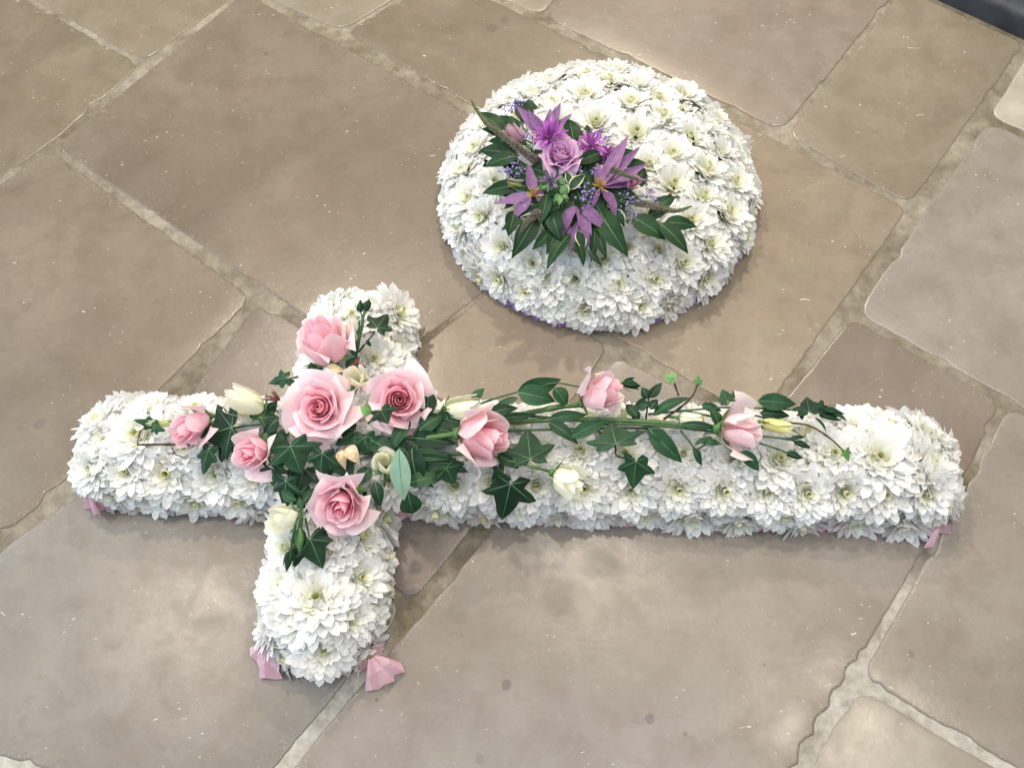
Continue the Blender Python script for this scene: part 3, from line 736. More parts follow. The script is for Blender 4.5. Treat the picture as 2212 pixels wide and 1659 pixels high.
sprig('ivy_sprig', 'ivy with large veined dark leaves below the largest rose', 'ivy', G_I, (640, 990, .08), [[(690, 940, .085), (640, 985, .09), (612, 1080, .085)]], [
    ('ivy', 626, 960, .116, 652, 1024, .102, 120, {'bend': .15}), ('ivy', 697, 975, .114, 692, 1038, .10, 82, {'bend': .15}), ('ivy', 618, 1035, .10, 614, 1102, .085, 72), ('ivy', 590, 1000, .1, 590, 1052, .09, 70),
    ('ivy', 770, 930, .10, 722, 962, .096, 70), ('ivy', 785, 942, .1, 800, 985, .092, 80), ('ivy', 650, 1060, .085, 672, 1110, .075, 60), ('ivy', 735, 985, .092, 755, 1040, .088, 84), ('ivy', 600, 930, .092, 580, 985, .09, 72), ('ivy', 660, 1010, .09, 640, 1065, .086, 84), ('leaf', 600, 905, .096, 570, 940, .092, 40, {'mat': M_IVY}), ('leaf', 715, 1010, .09, 690, 1055, .088, 40, {'mat': M_IVY})])
sprig('ivy_sprig', 'ivy leaf standing beside the green bud stalk on the upper arm', 'ivy', G_I, (800, 730, .08), [[(775, 760, .085), (808, 720, .105)]], [('ivy', 813, 711, .115, 838, 676, .112, 68, {'rollv': .1})])
sprig('ivy_sprig', 'ivy leaf lying on the front of the rose right of the crossing', 'ivy', G_I, (810, 905, .10), [[(795, 915, .10), (822, 888, .135)]], [
    ('ivy', 822, 884, .142, 838, 916, .138, 68, {'bend': .12, 'rollv': 0}), ('leaf', 800, 895, .13, 778, 878, .135, 22, {'mat': M_FRESH})])
sprig('ivy_sprig', 'ivy with small curled leaves at the upper left of the largest rose', 'ivy', G_I, (650, 820, .085), [[(690, 800, .09), (640, 815, .1), (600, 825, .1)]], [
    ('ivy', 622, 815, .105, 577, 828, .098, 44), ('ivy', 676, 808, .112, 672, 782, .115, 48), ('ivy', 640, 826, .105, 632, 850, .1, 46)])
sprig('ivy_sprig', 'ivy with two very large leaves hanging below the rose lying on its side', 'ivy', G_I, (1110, 1010, .08), [[(1010, 985, .09), (1100, 1000, .095), (1146, 990, .10)]], [
    ('ivy', 1146, 995, .108, 1138, 925, .112, 112, {'bend': .15}), ('ivy', 1104, 1040, .104, 1084, 1124, .075, 118, {'bend': .15}), ('ivy', 1090, 1020, .095, 1060, 1042, .09, 70)])
sprig('ivy_sprig', 'ivy with one broad flat leaf and one hanging leaf, right of the cream bell flower', 'ivy', G_I, (1325, 960, .08), [[(1290, 930, .09), (1327, 960, .09), (1333, 985, .088), (1372, 992, .092)]], [
    ('ivy', 1332, 962, .108, 1318, 914, .105, 138, {'bend': .15, 'rollv': 0}), ('ivy', 1374, 992, .104, 1367, 1058, .082, 82, {'bend': .15})], stem_mat=M_TWIG)
sprig('ivy_sprig', 'ivy with very dark leaves below the lying rose, left of the largest leaves', 'ivy', G_I, (960, 1020, .08), [[(900, 980, .085), (960, 1015, .09)]], [
    ('ivy', 962, 1008, .10, 982, 1046, .088, 84), ('ivy', 920, 1022, .098, 896, 1050, .088, 60), ('ivy', 900, 960, .095, 902, 1010, .092, 70), ('ivy', 845, 940, .095, 880, 972, .092, 70)])
sprig('ivy_sprig', 'ivy leaf behind the two green buds on the lower arm', 'ivy', G_I, (665, 1150, .08), [[(660, 1120, .085), (668, 1160, .095)]], [
    ('ivy', 668, 1160, .104, 697, 1229, .092, 88, {'bend': .15}), ('ivy', 652, 1176, .1, 634, 1226, .092, 52), ('ivy', 690, 1150, .1, 710, 1166, .092, 44)])
sprig('ivy_sprig', 'ivy trailing past the palest rose to a tiny end leaf', 'ivy', G_I, (1690, 905, .085), [[(1600, 890, .09), (1690, 911, .1), (1746, 919, .104), (1792, 946, .1), (1826, 978, .098)]], [
    ('ivy', 1748, 892, .108, 1742, 856, .112, 68), ('ivy', 1765, 880, .106, 1802, 886, .1, 42), ('ivy', 1732, 890, .104, 1733, 908, .098, 24), ('ivy', 1826, 972, .103, 1834, 998, .098, 28, {'mat': M_FRESH}),
    ('leaf', 1760, 902, .1, 1787, 934, .095, 9)], stem_mat=M_TWIG)
sprig('ivy_sprig', 'ivy with pale young leaf tips rising over the stone between the last two roses', 'ivy', G_I, (1440, 905, .085), [[(1433, 906, .09), (1470, 880, .10), (1496, 855, .108), (1508, 826, .112)], [(1466, 855, .105), (1459, 835, .108), (1453, 815, .112)]], [
    ('ivy', 1456, 818, .115, 1432, 812, .112, 30, {'mat': M_FRESH}), ('ivy', 1508, 830, .114, 1508, 808, .116, 24, {'mat': M_FRESH}), ('ivy', 1572, 868, .106, 1560, 840, .108, 50), ('ivy', 1582, 850, .106, 1592, 860, .102, 22)], stem_mat=M_TWIG)
sprig('ivy_sprig', 'ivy sprig of small upright leaves right of the rose with torn petals', 'ivy', G_I, (1400, 895, .085), [[(1395, 905, .09), (1400, 870, .102), (1405, 840, .108)]], [
    ('leaf', 1400, 862, .106, 1386, 836, .11, 24), ('leaf', 1404, 860, .108, 1430, 826, .112, 22), ('leaf', 1400, 875, .104, 1370, 875, .1, 30), ('leaf', 1375, 900, .1, 1352, 872, .1, 30), ('leaf', 1405, 885, .104, 1420, 862, .105, 24), ('leaf', 1372, 885, .1, 1376, 915, .095, 22)], leaf_m=M_IVY)
sprig('ivy_sprig', 'ivy end with jagged leaf and bent brown stalk, towards the left end of the cross', 'ivy', G_I, (400, 965, .085), [[(410, 962, .102), (360, 960, .1), (297, 961, .098), .0014], [(297, 960, .098), (302, 935, .1), (318, 918, .103), .0007], [(372, 965, .1), (378, 980, .096), (402, 990, .092), .0007]], [
    ('ivy', 334, 918, .104, 285, 906, .1, 34, {'mat': M_LEAF}), ('ivy', 330, 925, .104, 358, 930, .1, 28, {'mat': M_LEAF})], stem_mat=M_TWIG)
G_S = 'lisianthus stems with leaves and green buds on the cross'
sprig('lisianthus_stem', 'upright stalk with two closed green buds on the upper arm', 'flower stem', G_S, (769, 790, .08), [[(766, 790, .085), (774, 740, .105), (782, 700, .112), (789, 668, .116), .0017], [(776, 735, .105), (784, 700, .113), (779, 672, .114), .0012], [(782, 748, .106), (796, 738, .106), .0008]], [
    ('leaf', 775, 728, .108, 776, 690, .112, 10), ('leaf', 790, 735, .107, 802, 749, .1, 10), ('leaf', 770, 770, .1, 760, 745, .104, 16)], [((789, 672, .116), (798, 646, .118), 10, M_LEAF), ((779, 674, .114), (778, 648, .116), 8, M_LEAF)])
sprig('lisianthus_stem', 'drooping stalk with two pale green buds in front of the rose on the lower arm', 'flower stem', G_S, (652, 1090, .1), [[(655, 1085, .11), (648, 1110, .118), (646, 1145, .112), .0013], [(652, 1095, .112), (636, 1140, .11), (627, 1195, .1), .0012]], [
    ('leaf', 650, 1100, .112, 648, 1072, .112, 16), ('leaf', 640, 1080, .1, 605, 1060, .095, 26), ('leaf', 655, 1085, .11, 690, 1050, .1, 20)], [((648, 1140, .112), (647, 1194, .104), 12, M_FRESH), ((630, 1188, .102), (618, 1234, .094), 10, M_LEAF)])
sprig('lisianthus_stem', 'arching stalk with broad folded leaves behind the rose with torn petals', 'flower stem', G_S, (1060, 865, .085), [[(1020, 880, .09), (1060, 864, .1), (1125, 845, .106), (1200, 828, .108), (1260, 836, .105), (1345, 828, .104)]], [
    ('leaf', 1118, 846, .107, 1214, 820, .104, 46, {'rollv': .5}), ('leaf', 1118, 848, .112, 1200, 866, .104, 50, {'rollv': .1}), ('leaf', 1196, 838, .11, 1226, 880, .1, 40), ('leaf', 1120, 860, .102, 1060, 885, .095, 18), ('leaf', 1022, 868, .104, 1046, 838, .108, 26),
    ('leaf', 1345, 828, .104, 1382, 842, .1, 10), ('leaf', 1345, 826, .104, 1372, 815, .104, 9)], [((1345, 828, .104), (1384, 834, .102), 11, M_LEAF)])
sprig('lisianthus_stem', 'long green stalks with lance leaves along the middle of the cross', 'flower stem', G_S, (1150, 925, .085), [[(900, 935, .085), (1100, 930, .092), (1300, 925, .09), (1420, 925, .088), .0016], [(880, 975, .085), (980, 980, .09), (1080, 990, .095), .0017], [(1000, 905, .085), (1160, 900, .09), (1330, 920, .09), .0014]], [
    ('leaf', 1185, 912, .104, 1250, 958, .1, 32), ('leaf', 1232, 945, .102, 1315, 905, .104, 34), ('leaf', 1185, 905, .104, 1270, 895, .102, 28), ('leaf', 1080, 905, .1, 1158, 896, .1, 22), ('leaf', 1050, 895, .1, 1120, 880, .098, 30, {'mat': M_IVY}),
    ('leaf', 890, 945, .095, 985, 958, .098, 40, {'mat': M_IVY}), ('leaf', 880, 985, .095, 985, 990, .098, 34), ('leaf', 1075, 980, .1, 1120, 1012, .1, 30), ('leaf', 910, 950, .09, 960, 925, .095, 34, {'mat': M_IVY}), ('leaf', 940, 900, .095, 1010, 918, .095, 36, {'mat': M_IVY})])
sprig('lisianthus_stem', 'stalk with a large glossy leaf and bud tips right of the palest rose', 'flower stem', G_S, (1560, 890, .085), [[(1400, 895, .09), (1480, 887, .1), (1570, 880, .103), (1680, 884, .104), (1790, 890, .1)], [(1480, 887, .1), (1530, 898, .1), (1560, 905, .098)]], [
    ('leaf', 1636, 866, .108, 1722, 873, .106, 40, {'rollv': .2}), ('leaf', 1640, 892, .104, 1708, 898, .1, 26, {'mat': M_IVY}), ('leaf', 1410, 898, .1, 1492, 856, .106, 28), ('leaf', 1515, 875, .103, 1560, 888, .1, 22), ('leaf', 1790, 888, .1, 1832, 910, .094, 12), ('leaf', 1780, 895, .098, 1815, 900, .094, 12)],
    [((1775, 884, .101), (1824, 894, .098), 9, M_LEAF), ((1770, 896, .1), (1818, 908, .094), 7, M_LEAF)])
sprig('lisianthus_stem', 'stalk with long two-tone leaves and thin closed buds around the palest rose', 'flower stem', G_S, (1420, 925, .085), [[(1290, 915, .09), (1400, 918, .1), (1480, 925, .103), (1556, 935, .1), .0016], [(1470, 930, .1), (1490, 955, .1), (1504, 975, .096)], [(1645, 942, .1), (1703, 949, .102), (1725, 957, .1)], [(1640, 957, .1), (1680, 970, .1), (1706, 981, .098)], [(1504, 972, .098), (1530, 958, .099), (1550, 955, .098)]], [
    ('leaf', 1403, 928, .106, 1474, 1000, .094, 44, {'rollv': .3}), ('leaf', 1400, 925, .104, 1455, 966, .1, 30, {'rollv': -.3}), ('leaf', 1470, 918, .106, 1556, 925, .103, 20), ('leaf', 1554, 920, .106, 1533, 880, .11, 28), ('leaf', 1510, 950, .1, 1560, 960, .098, 18),
    ('leaf', 1598, 975, .1, 1642, 1018, .088, 32), ('leaf', 1703, 949, .103, 1742, 943, .102, 11), ('leaf', 1500, 962, .1, 1540, 942, .1, 12)],
    [((1500, 968, .098), (1516, 1006, .092), 9, M_LEAF), ((1716, 954, .1), (1752, 967, .096), 8, M_LEAF), ((1700, 978, .098), (1734, 990, .094), 9, M_LEAF)])
sprig('rose_leaf_spray', 'rose leaves with one pale oval leaf turned to its underside, right of the lower-arm rose', 'leaves', 'rose leaf sprays in the centre of the cross', (860, 985, .08), [[(830, 960, .085), (870, 970, .1), (905, 1010, .095)]], [
    ('leaf', 862, 968, .125, 872, 1082, .100, 50, {'mat': M_PALELEAF, 'rollv': .15, 'tone': 1.0, 'curl': .06, 'fold': .06, 'shape': .95}), ('leaf', 880, 1060, .098, 892, 1112, .075, 52, {'shape': 1.05}), ('leaf', 890, 970, .1, 905, 1050, .095, 62, {'mat': M_IVY, 'shape': .95}), ('leaf', 880, 1045, .098, 955, 1030, .094, 40),
    ('leaf', 900, 925, .094, 985, 935, .096, 50, {'mat': M_IVY}), ('leaf', 880, 1000, .092, 1000, 1000, .094, 44, {'mat': M_IVY}), ('leaf', 930, 985, .09, 1010, 1020, .09, 40, {'mat': M_IVY}), ('leaf', 760, 965, .09, 820, 950, .094, 44, {'mat': M_IVY}), ('leaf', 800, 1010, .09, 770, 1050, .088, 36, {'mat': M_IVY}),
    ('leaf', 810, 1040, .1, 822, 1095, .09, 30, {'mat': M_IVY}), ('leaf', 800, 950, .1, 850, 985, .1, 50, {'mat': M_IVY})])
sprig('rose_leaf_spray', 'dark rose leaves behind the right-hand open rose', 'leaves', 'rose leaf sprays in the centre of the cross', (925, 900, .08), [[(900, 920, .085), (928, 880, .1)]], [
    ('leaf', 924, 905, .102, 928, 842, .106, 44, {'mat': M_IVY, 'shape': .95}), ('leaf', 905, 930, .1, 960, 895, .1, 46, {'mat': M_IVY}), ('leaf', 885, 905, .1, 840, 980, .098, 34, {'mat': M_LEAF})])
sprig('rose_leaf_spray', 'dark leaves and sepals under the rose on the upper arm', 'leaves', 'rose leaf sprays in the centre of the cross', (730, 800, .08), [[(740, 830, .085), (725, 795, .1)]], [
    ('leaf', 725, 795, .104, 690, 770, .104, 22, {'mat': M_FRESH}), ('leaf', 735, 790, .102, 720, 812, .1, 24), ('leaf', 750, 800, .1, 775, 770, .102, 30, {'mat': M_IVY}), ('leaf', 700, 815, .1, 665, 800, .1, 30, {'mat': M_IVY})])
def tuft(label, px, py, z, n, seed, dx, dy):
    rnd = random.Random(seed); root = thing('red_bud_tuft', label, 'bud tuft', at(px, py, z), 'red brown bud tufts')
    for i in range(n):
        mb = MB(); b = at(px, py, z); t = at(px + dx + rnd.uniform(-16, 16), py + dy + rnd.uniform(-14, 14), z + rnd.uniform(-.002, .012))
        bud(mb, b, t, .0016); mb.build('bud', M_RED, root)
tuft('tuft of red brown buds left of the largest rose', 605, 864, .103, 6, 1, -26, -10)
tuft('tuft of red brown buds under the rose on the upper arm', 768, 795, .103, 5, 2, 4, -20)
for label, (x0, y0, x1, y1, w, z) in (('dried beige petal curled up with dark spots below the largest rose', (752, 965, 775, 1000, 34, .104)), ('dried beige petal half under the largest rose, left of the spotted one', (738, 972, 745, 1012, 24, .098)), ('dried beige petal at the top edge of the largest rose', (700, 805, 745, 800, 24, .108))):
    mb = MB(); leaf(mb, at(x0, y0, z), at(x1, y1, z), w * m_per_px(x0, y0, z), fold=.8, curl=.3, shape=1.0)
    o = mb.build('dried_petal', M_DRY, origin=at(x0, y0, z)); o.location = at(x0, y0, z); tag(o, label, 'dried petal', 'dried petals at the crossing')

# ------------------------------------------------------------------ purple spray on the round pad
M_CLEM = petal_mat('clematis_petal', .5, .2, veins=.1, spec=.25); M_CSTR = simple_mat('clematis_stripe', (.24, .075, .24), (.32, .12, .33), .6)
M_GOLD = simple_mat('stamen_gold', (.42, .26, .07), (.56, .40, .16), .6, 400)
M_MON = petal_mat('bee_balm_petal', .55, .2)
M_STAT = simple_mat('statice_lilac', (.20, .14, .38), (.32, .24, .50), .6, 300)
PZ = .105
def clematis(label, c, tips, wpx, seed, eye=True, tone=(.215, .112, .240)):
    rnd = random.Random(seed); cc = at(*c); root = thing('clematis', label, 'clematis', cc, 'purple clematis flowers in the posy spray'); s = m_per_px(*c)
    for t in tips:
        mb = MB(); e = at(*t[:3]); d = (e - cc).normalized(); leaf(mb, cc + d * .003, e, wpx * s * (t[3] if len(t) > 3 else 1), fold=.35, curl=rnd.uniform(-.02, .12), shape=.72, nseg=11, wavy=.05, vein=1, rollv=rnd.uniform(-.5, .5))
        n = len(mb.v)
        k = rnd.uniform(.85, 1.15)
        mb.c = [tuple(min(.8, q * k * (1.15 if abs(i % 5 - 2) > 1 else .95)) for q in tone) for i in range(n)]
        mb.build('petal', [M_CLEM, M_CSTR], root)
    if eye:
        mb = MB(); c0 = mb.vert(cc); M = frame(-FW * .8 + Vector((0, 0, .4)))
        for i in range(38): petal_strip(mb, c0, M, rnd.uniform(0, 6.28), rnd.uniform(.010, .017), .0007, R_(rnd.uniform(25, 85)), R_(rnd.uniform(40, 95)), .3, (.5, .4, .2), (.55, .42, .18), 0, 3)
        mb.build('stamens', M_GOLD, root)
    return root
clematis('largest purple clematis with a golden eye at the right of the posy spray', (1296, 405, .128), [(1290, 352, .142, 1.0), (1358, 292, .142, 1.1), (1386, 314, .13, .8), (1400, 354, .128, .9), (1408, 388, .122, .9), (1376, 404, .12, .9), (1332, 474, .116, 1.0), (1272, 462, .12, .85)], 30, 1)
clematis('purple clematis hanging at the front of the posy spray', (1247, 440, .128), [(1213, 516, .108), (1229, 540, .102), (1275, 536, .105), (1315, 502, .11), (1258, 478, .118, .8)], 30, 2, False)
clematis('small purple clematis with folded petals at the left of the posy spray', (1152, 424, .125), [(1070, 440, .112), (1106, 476, .11), (1140, 352, .14), (1176, 420, .13)], 28, 3)
clematis('purple clematis with upright petals behind the lilac rose', (1180, 300, .118), [(1115, 228, .136), (1141, 238, .138), (1190, 234, .14), (1211, 222, .142), (1237, 246, .136), (1150, 270, .128)], 27, 4, False)
def bee_balm(label, c, rpx, n, seed, tone=(.48, .14, .50), axis=None):
    rnd = random.Random(seed); cc = at(*c); root = thing('bee_balm', label, 'bee balm', cc, 'spiky bee balm heads in the posy spray'); s = m_per_px(*c) * rpx
    mb = MB(); c0 = mb.vert(cc, tone); M = frame(axis or (-FW * .7 + Vector((0, 0, .5))))
    for i in range(n):
        k = rnd.uniform(.75, 1.25); cl = tuple(min(.8, q * k) for q in tone)
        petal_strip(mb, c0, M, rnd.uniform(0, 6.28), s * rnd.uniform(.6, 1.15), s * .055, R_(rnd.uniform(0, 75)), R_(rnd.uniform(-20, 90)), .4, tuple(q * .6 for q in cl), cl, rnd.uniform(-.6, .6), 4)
    mb.build('petals', M_MON, root)
    mb = MB(); bud(mb, cc - M.col[2] * s * .2, cc + M.col[2] * s * .25, s * .2); mb.build('calyx', M_DSTEM, root)
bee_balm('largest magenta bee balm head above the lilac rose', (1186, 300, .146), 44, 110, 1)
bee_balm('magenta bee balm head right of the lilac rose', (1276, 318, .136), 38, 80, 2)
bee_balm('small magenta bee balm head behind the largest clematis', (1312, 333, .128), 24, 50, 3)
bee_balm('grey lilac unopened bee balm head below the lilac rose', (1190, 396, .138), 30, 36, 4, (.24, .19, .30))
LD, LP, LR_ = (.64, .32, .58), (.74, .48, .70), (.78, .60, .76)
bloom('lilac_rose', 'open lilac rose in the middle of the posy spray', 'rose', 'lilac roses in the posy spray', 1211, 334, .142, ax(.02, -.30, 1), 47, 48, 30, .9, 51, spin=.5, deep=LD, pale=LP, rim=LR_, stem=[(1211, 360, .10)])
bloom('lilac_rosebud', 'dusky lilac rosebud with green sepals at the upper left of the posy spray', 'rosebud', 'lilac roses in the posy spray', 1110, 292, .128, ax(-.75, -.45, .5), 30, 52, 9, .35, 52, k=.5, deep=(.50, .26, .38), pale=(.60, .40, .48), rim=(.70, .52, .58), stem=[(1150, 325, .12)], nsep=4)
bloom('lilac_rosebud', 'pink lilac rosebud behind the largest clematis at the right', 'rosebud', 'lilac roses in the posy spray', 1364, 398, .122, ax(.5, -.2, .8), 24, 44, 9, .5, 53, k=.5, deep=(.56, .22, .38), pale=(.66, .36, .50), rim=(.70, .46, .58), stem=[(1340, 410, .1)])
bloom('lilac_rosebud', 'tight green rosebud with a pink tip at the left of the posy spray', 'rosebud', 'lilac roses in the posy spray', 1118, 398, .122, ax(-.95, -.12, .3), 17, 46, 5, .15, 54, k=.5, deep=(.34, .38, .14), pale=(.40, .44, .18), rim=(.55, .32, .40), stem=[(1150, 405, .115)])
def spike(label, pts, r0, seed):
    rnd = random.Random(seed); P = [at(*p) for p in pts]; root = thing('veronica_spike', label, 'veronica', P[0], 'veronica spikes in the posy spray')
    mb = MB(); mb.tube(P, .0011, .0005, 5); mb.build('stem', M_STEM, root)
    mb = MB(); S_ = smooth_path(P, 24); n = len(S_)
    for i in range(n):
        t = i / n; d = (S_[min(i + 1, n - 1)] - S_[max(i - 1, 0)]).normalized(); M = frame(d); r = r0 * (1 - t) ** .7 + .0006
        for q in range(7):
            a = q * .898 + i * 2.4; o = M.col[0] * math.cos(a) + M.col[1] * math.sin(a); c = S_[i] + o * r * .35; tip = S_[i] + o * r * rnd.uniform(.85, 1.15) + d * r * .5
            w = M.col[1] * math.cos(a) - M.col[0] * math.sin(a); k = rnd.uniform(.55, 1.3); g = mix3((1.0 * k, .9 * k, .95 * k), (.62 * k, .95 * k, .42 * k), t)
            v = [mb.vert(c + w * r * .30, g), mb.vert(c - w * r * .30, g), mb.vert(c + d * r * .5, g), mb.vert(tip, g)]
            mb.face((v[0], v[1], v[3])); mb.face((v[1], v[2], v[3])); mb.face((v[2], v[0], v[3]))
    o = mb.build('florets', M_SPIKE, root, False); o['kind'] = 'stuff'
spike('longest brown green veronica spike pointing up and left out of the posy spray', [(1162, 352, .128), (1120, 320, .136), (1062, 275, .136), (1034, 245, .132), (1018, 218, .130)], .0058, 1)
spike('veronica spike pointing right over the ruscus leaves', [(1370, 436, .122), (1420, 448, .124), (1460, 456, .118), (1494, 446, .114)], .0048, 2)
spike('veronica spike curving down at the left front of the posy spray', [(1168, 456, .126), (1140, 478, .122), (1122, 508, .114), (1118, 532, .108)], .0056, 3)
spike('veronica spike crossing the petals of the largest clematis', [(1318, 366, .146), (1345, 376, .146), (1380, 388, .140)], .0042, 4)
def statice(label, c, pts, seed):
    rnd = random.Random(seed); cc = at(*c); root = thing('statice_sprig', label, 'statice', cc, 'lilac statice sprigs in the posy spray'); ms = MB(); mf = MB()
    for p in pts:
        e = at(*p); ms.tube([cc, cc.lerp(e, .5) + Vector((rnd.uniform(-.003, .003), rnd.uniform(-.003, .003), .002)), e], .0006, .0004, 4)
        for k in range(8):
            q = e + Vector((rnd.gauss(0, .0042), rnd.gauss(0, .0042), rnd.gauss(0, .003))); r = rnd.uniform(.0011, .0021); a = rnd.uniform(0, 3)
            vs = [mf.vert(q + Vector(v) * r) for v in ((math.cos(a), math.sin(a), 0), (-math.sin(a), math.cos(a), 0), (-math.cos(a), -math.sin(a), 0), (math.sin(a), -math.cos(a), 0), (0, 0, 1), (0, 0, -1))]
            for i in range(4): mf.face((vs[i], vs[(i + 1) % 4], vs[4])); mf.face((vs[(i + 1) % 4], vs[i], vs[5]))
    ms.build('stems', M_DSTEM, root); o = mf.build('florets', M_STAT, root); o['kind'] = 'stuff'
statice('statice sprig at the top left, behind the dusky rosebud', (1140, 290, .12), [(1104, 236, .13), (1112, 225, .13), (1124, 216, .132), (1090, 246, .128), (1118, 240, .13), (1145, 300, .135)], 1)
statice('statice sprig left of the lilac rose, under the longest spike', (1150, 380, .12), [(1105, 365, .126), (1113, 352, .126), (1122, 372, .128), (1095, 372, .122), (1118, 382, .125), (1117, 340, .128), (1150, 295, .14)], 2)
statice('statice sprig between the magenta bee balm heads', (1285, 335, .12), [(1292, 290, .138), (1300, 284, .138), (1308, 296, .134), (1280, 300, .136), (1318, 310, .132)], 3)
statice('statice sprig under the golden eye of the largest clematis', (1285, 420, .125), [(1262, 420, .138), (1256, 432, .136), (1268, 440, .136), (1275, 412, .14), (1260, 405, .138), (1255, 370, .138), (1285, 372, .138)], 4)
statice('statice sprig at the right, beside the ruscus stem', (1330, 432, .118), [(1358, 424, .126), (1368, 436, .125), (1350, 440, .124), (1370, 458, .12), (1400, 424, .12), (1418, 434, .118), (1412, 424, .12)], 5)
_r9 = random.Random(9)
FILL = []
for i in range(22):
    a = i * 2.39996; r0, r1 = 12 + 2.4 * i, 62 + 3.4 * i + _r9.uniform(-10, 14)
    FILL.append(('leaf', 1228 + r0 * math.cos(a) * 1.15, 392 + r0 * math.sin(a), .130 - .0004 * i, 1228 + r1 * math.cos(a + .25) * 1.25, 392 + r1 * math.sin(a + .25), .124 - .0007 * i, _r9.uniform(36, 50), {'curl': .08}))
G_RU = 'ruscus sprigs around the posy spray'
def ru(bx, by, bz, tx, ty, tz, w, **k): return ('leaf', bx, by, bz, tx, ty, tz, w, dict({'curl': .10, 'fold': .16}, **k))
sprig('ruscus_sprig', 'ruscus sprig of four leaves reaching right over the white flowers', 'ruscus', G_RU, (1330, 450, .105), [[(1325, 448, .108), (1380, 466, .112), (1434, 484, .11)]], [
    ru(1434, 482, .112, 1507, 489, .106, 36), ru(1424, 482, .112, 1488, 547, .100, 40), ru(1364, 470, .112, 1438, 516, .104, 48, rollv=.1), ru(1412, 456, .112, 1460, 423, .112, 36), ru(1398, 468, .11, 1446, 452, .112, 30)], leaf_m=M_RUSCUS)
sprig('ruscus_sprig', 'ruscus sprig of dark leaves at the left of the posy spray', 'ruscus', G_RU, (1130, 350, .105), [[(1160, 370, .105), (1115, 345, .12), (1085, 330, .122)]], [
    ru(1116, 335, .124, 1034, 324, .118, 40), ru(1120, 338, .128, 1046, 359, .114, 38), ru(1120, 400, .118, 1041, 417, .11, 34), ru(1115, 350, .118, 1075, 300, .12, 26), ru(1140, 375, .118, 1070, 345, .112, 36), ru(1130, 385, .116, 1098, 378, .112, 34), ru(1120, 425, .115, 1076, 405, .108, 30)], leaf_m=M_RUSCUS)
sprig('ruscus_sprig', 'ruscus leaves at the top left tip of the posy spray', 'ruscus', G_RU, (1110, 280, .105), [[(1150, 310, .108), (1095, 285, .122)]], [
    ru(1092, 292, .122, 1032, 240, .124, 40), ru(1122, 285, .12, 1072, 248, .12, 34), ru(1148, 270, .12, 1112, 215, .124, 40), ru(1130, 232, .122, 1162, 232, .122, 36), ru(1100, 300, .118, 1038, 276, .112, 26), ru(1110, 310, .118, 1052, 304, .11, 24)], leaf_m=M_RUSCUS)
sprig('ruscus_sprig', 'ruscus leaves fanned out below the front clematis', 'ruscus', G_RU, (1230, 460, .105), [[(1220, 430, .11), (1225, 480, .112)]], [
    ru(1160, 468, .118, 1106, 557, .102, 46), ru(1190, 452, .122, 1211, 520, .114, 40), ru(1182, 420, .128, 1168, 484, .122, 30, mat=M_LEAF), ru(1232, 505, .112, 1179, 582, .098, 34), ru(1204, 490, .112, 1181, 550, .104, 28), ru(1284, 478, .112, 1278, 566, .1, 26), ru(1285, 485, .11, 1310, 560, .1, 28), ru(1290, 450, .118, 1356, 554, .102, 52), ru(1112, 455, .114, 1098, 510, .106, 36), ru(1190, 500, .112, 1150, 540, .104, 26), ru(1130, 475, .112, 1082, 497, .104, 22), ru(1245, 520, .108, 1262, 575, .1, 24), ru(1270, 540, .106, 1300, 575, .1, 16),
    ru(1210, 470, .112, 1240, 500, .11, 40), ru(1255, 455, .112, 1290, 490, .108, 40), ru(1175, 430, .112, 1130, 470, .108, 44), ru(1300, 450, .11, 1330, 500, .106, 40), ru(1230, 450, .112, 1225, 520, .106, 46), ru(1200, 440, .116, 1160, 430, .112, 40)], leaf_m=M_RUSCUS)
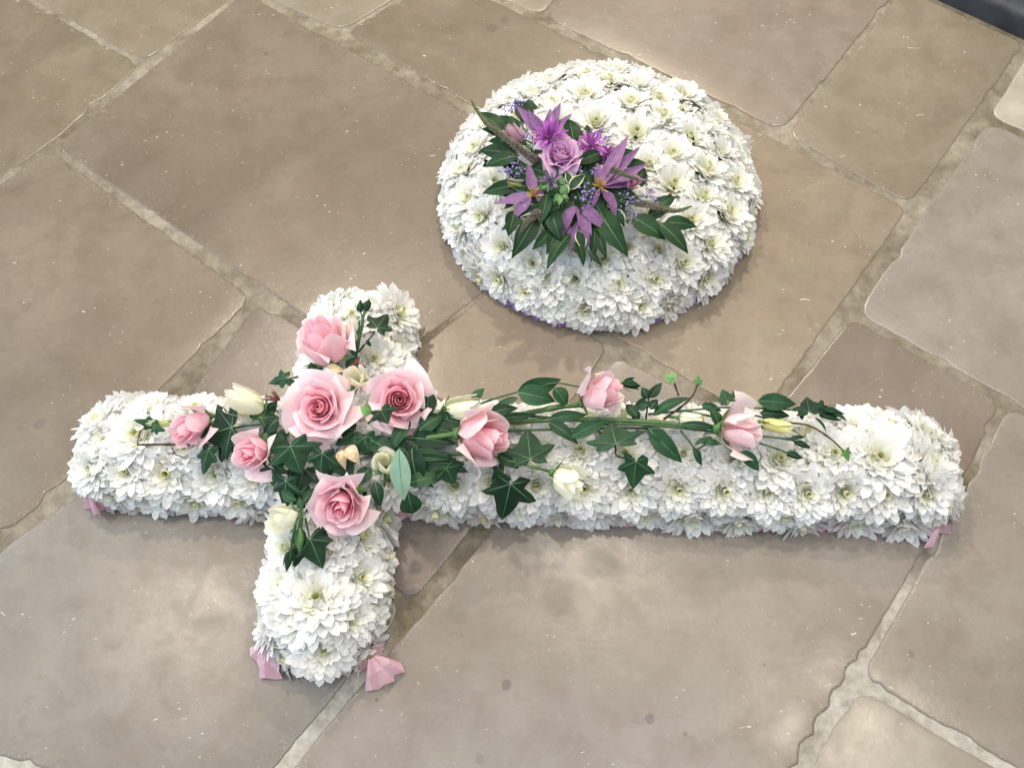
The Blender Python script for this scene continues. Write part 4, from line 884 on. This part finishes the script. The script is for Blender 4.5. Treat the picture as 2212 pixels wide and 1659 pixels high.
sprig('ruscus_sprig', 'ruscus leaves between the lilac rose and the largest clematis', 'ruscus', G_RU, (1270, 350, .105), [[(1250, 380, .11), (1265, 345, .128)]], [
    ru(1297, 330, .142, 1240, 356, .138, 30), ru(1238, 305, .128, 1228, 255, .13, 42), ru(1270, 310, .12, 1268, 268, .124, 22), ru(1350, 362, .122, 1396, 350, .118, 28), ru(1386, 405, .114, 1388, 360, .116, 26), ru(1330, 430, .118, 1348, 460, .11, 30), ru(1215, 380, .124, 1260, 400, .122, 44), ru(1240, 400, .122, 1232, 440, .118, 44), ru(1200, 400, .118, 1170, 380, .118, 40), ru(1150, 330, .118, 1185, 350, .118, 40)] + FILL, leaf_m=M_RUSCUS)
sprig('pittosporum_sprig', 'cream edged wavy leaves in the centre of the posy spray', 'pittosporum', 'cream edged leaf sprigs in the posy spray', (1240, 395, .115), [[(1225, 430, .118), (1240, 395, .13)]], [
    ('varieg', 1230, 410, .134, 1264, 376, .138, 26), ('varieg', 1232, 398, .136, 1224, 370, .138, 18), ('varieg', 1225, 420, .132, 1215, 395, .136, 18, {'mat': M_FRESH})])
sprig('pittosporum_sprig', 'cream edged leaves at the lower left of the posy spray', 'pittosporum', 'cream edged leaf sprigs in the posy spray', (1150, 450, .108), [[(1170, 440, .112), (1140, 458, .116)]], [
    ('varieg', 1160, 445, .12, 1116, 470, .112, 24), ('varieg', 1178, 470, .116, 1180, 502, .108, 24), ('varieg', 1110, 440, .114, 1088, 452, .11, 18)])
sprig('pittosporum_sprig', 'cream edged leaves at the lower right of the posy spray', 'pittosporum', 'cream edged leaf sprigs in the posy spray', (1330, 460, .108), [[(1320, 445, .112), (1338, 462, .114)]], [
    ('varieg', 1328, 452, .116, 1350, 492, .106, 24), ('varieg', 1248, 500, .114, 1262, 540, .104, 26), ('varieg', 1275, 490, .11, 1285, 515, .106, 20), ('varieg', 1262, 296, .124, 1250, 282, .126, 20)])
sprig('green_leaf_sprig', 'fresh light green leaf rosette in the middle of the posy spray', 'leaves', None, (1212, 430, .12), [[(1210, 450, .12), (1213, 420, .134)]], [
    ('leaf', 1212, 424, .138, 1230, 430, .138, 14), ('leaf', 1212, 424, .138, 1208, 444, .136, 14), ('leaf', 1212, 420, .138, 1222, 398, .14, 14), ('leaf', 1210, 420, .138, 1196, 436, .136, 14), ('leaf', 1205, 400, .136, 1165, 408, .132, 12), ('leaf', 1216, 400, .138, 1212, 380, .14, 14)], leaf_m=M_FRESH)
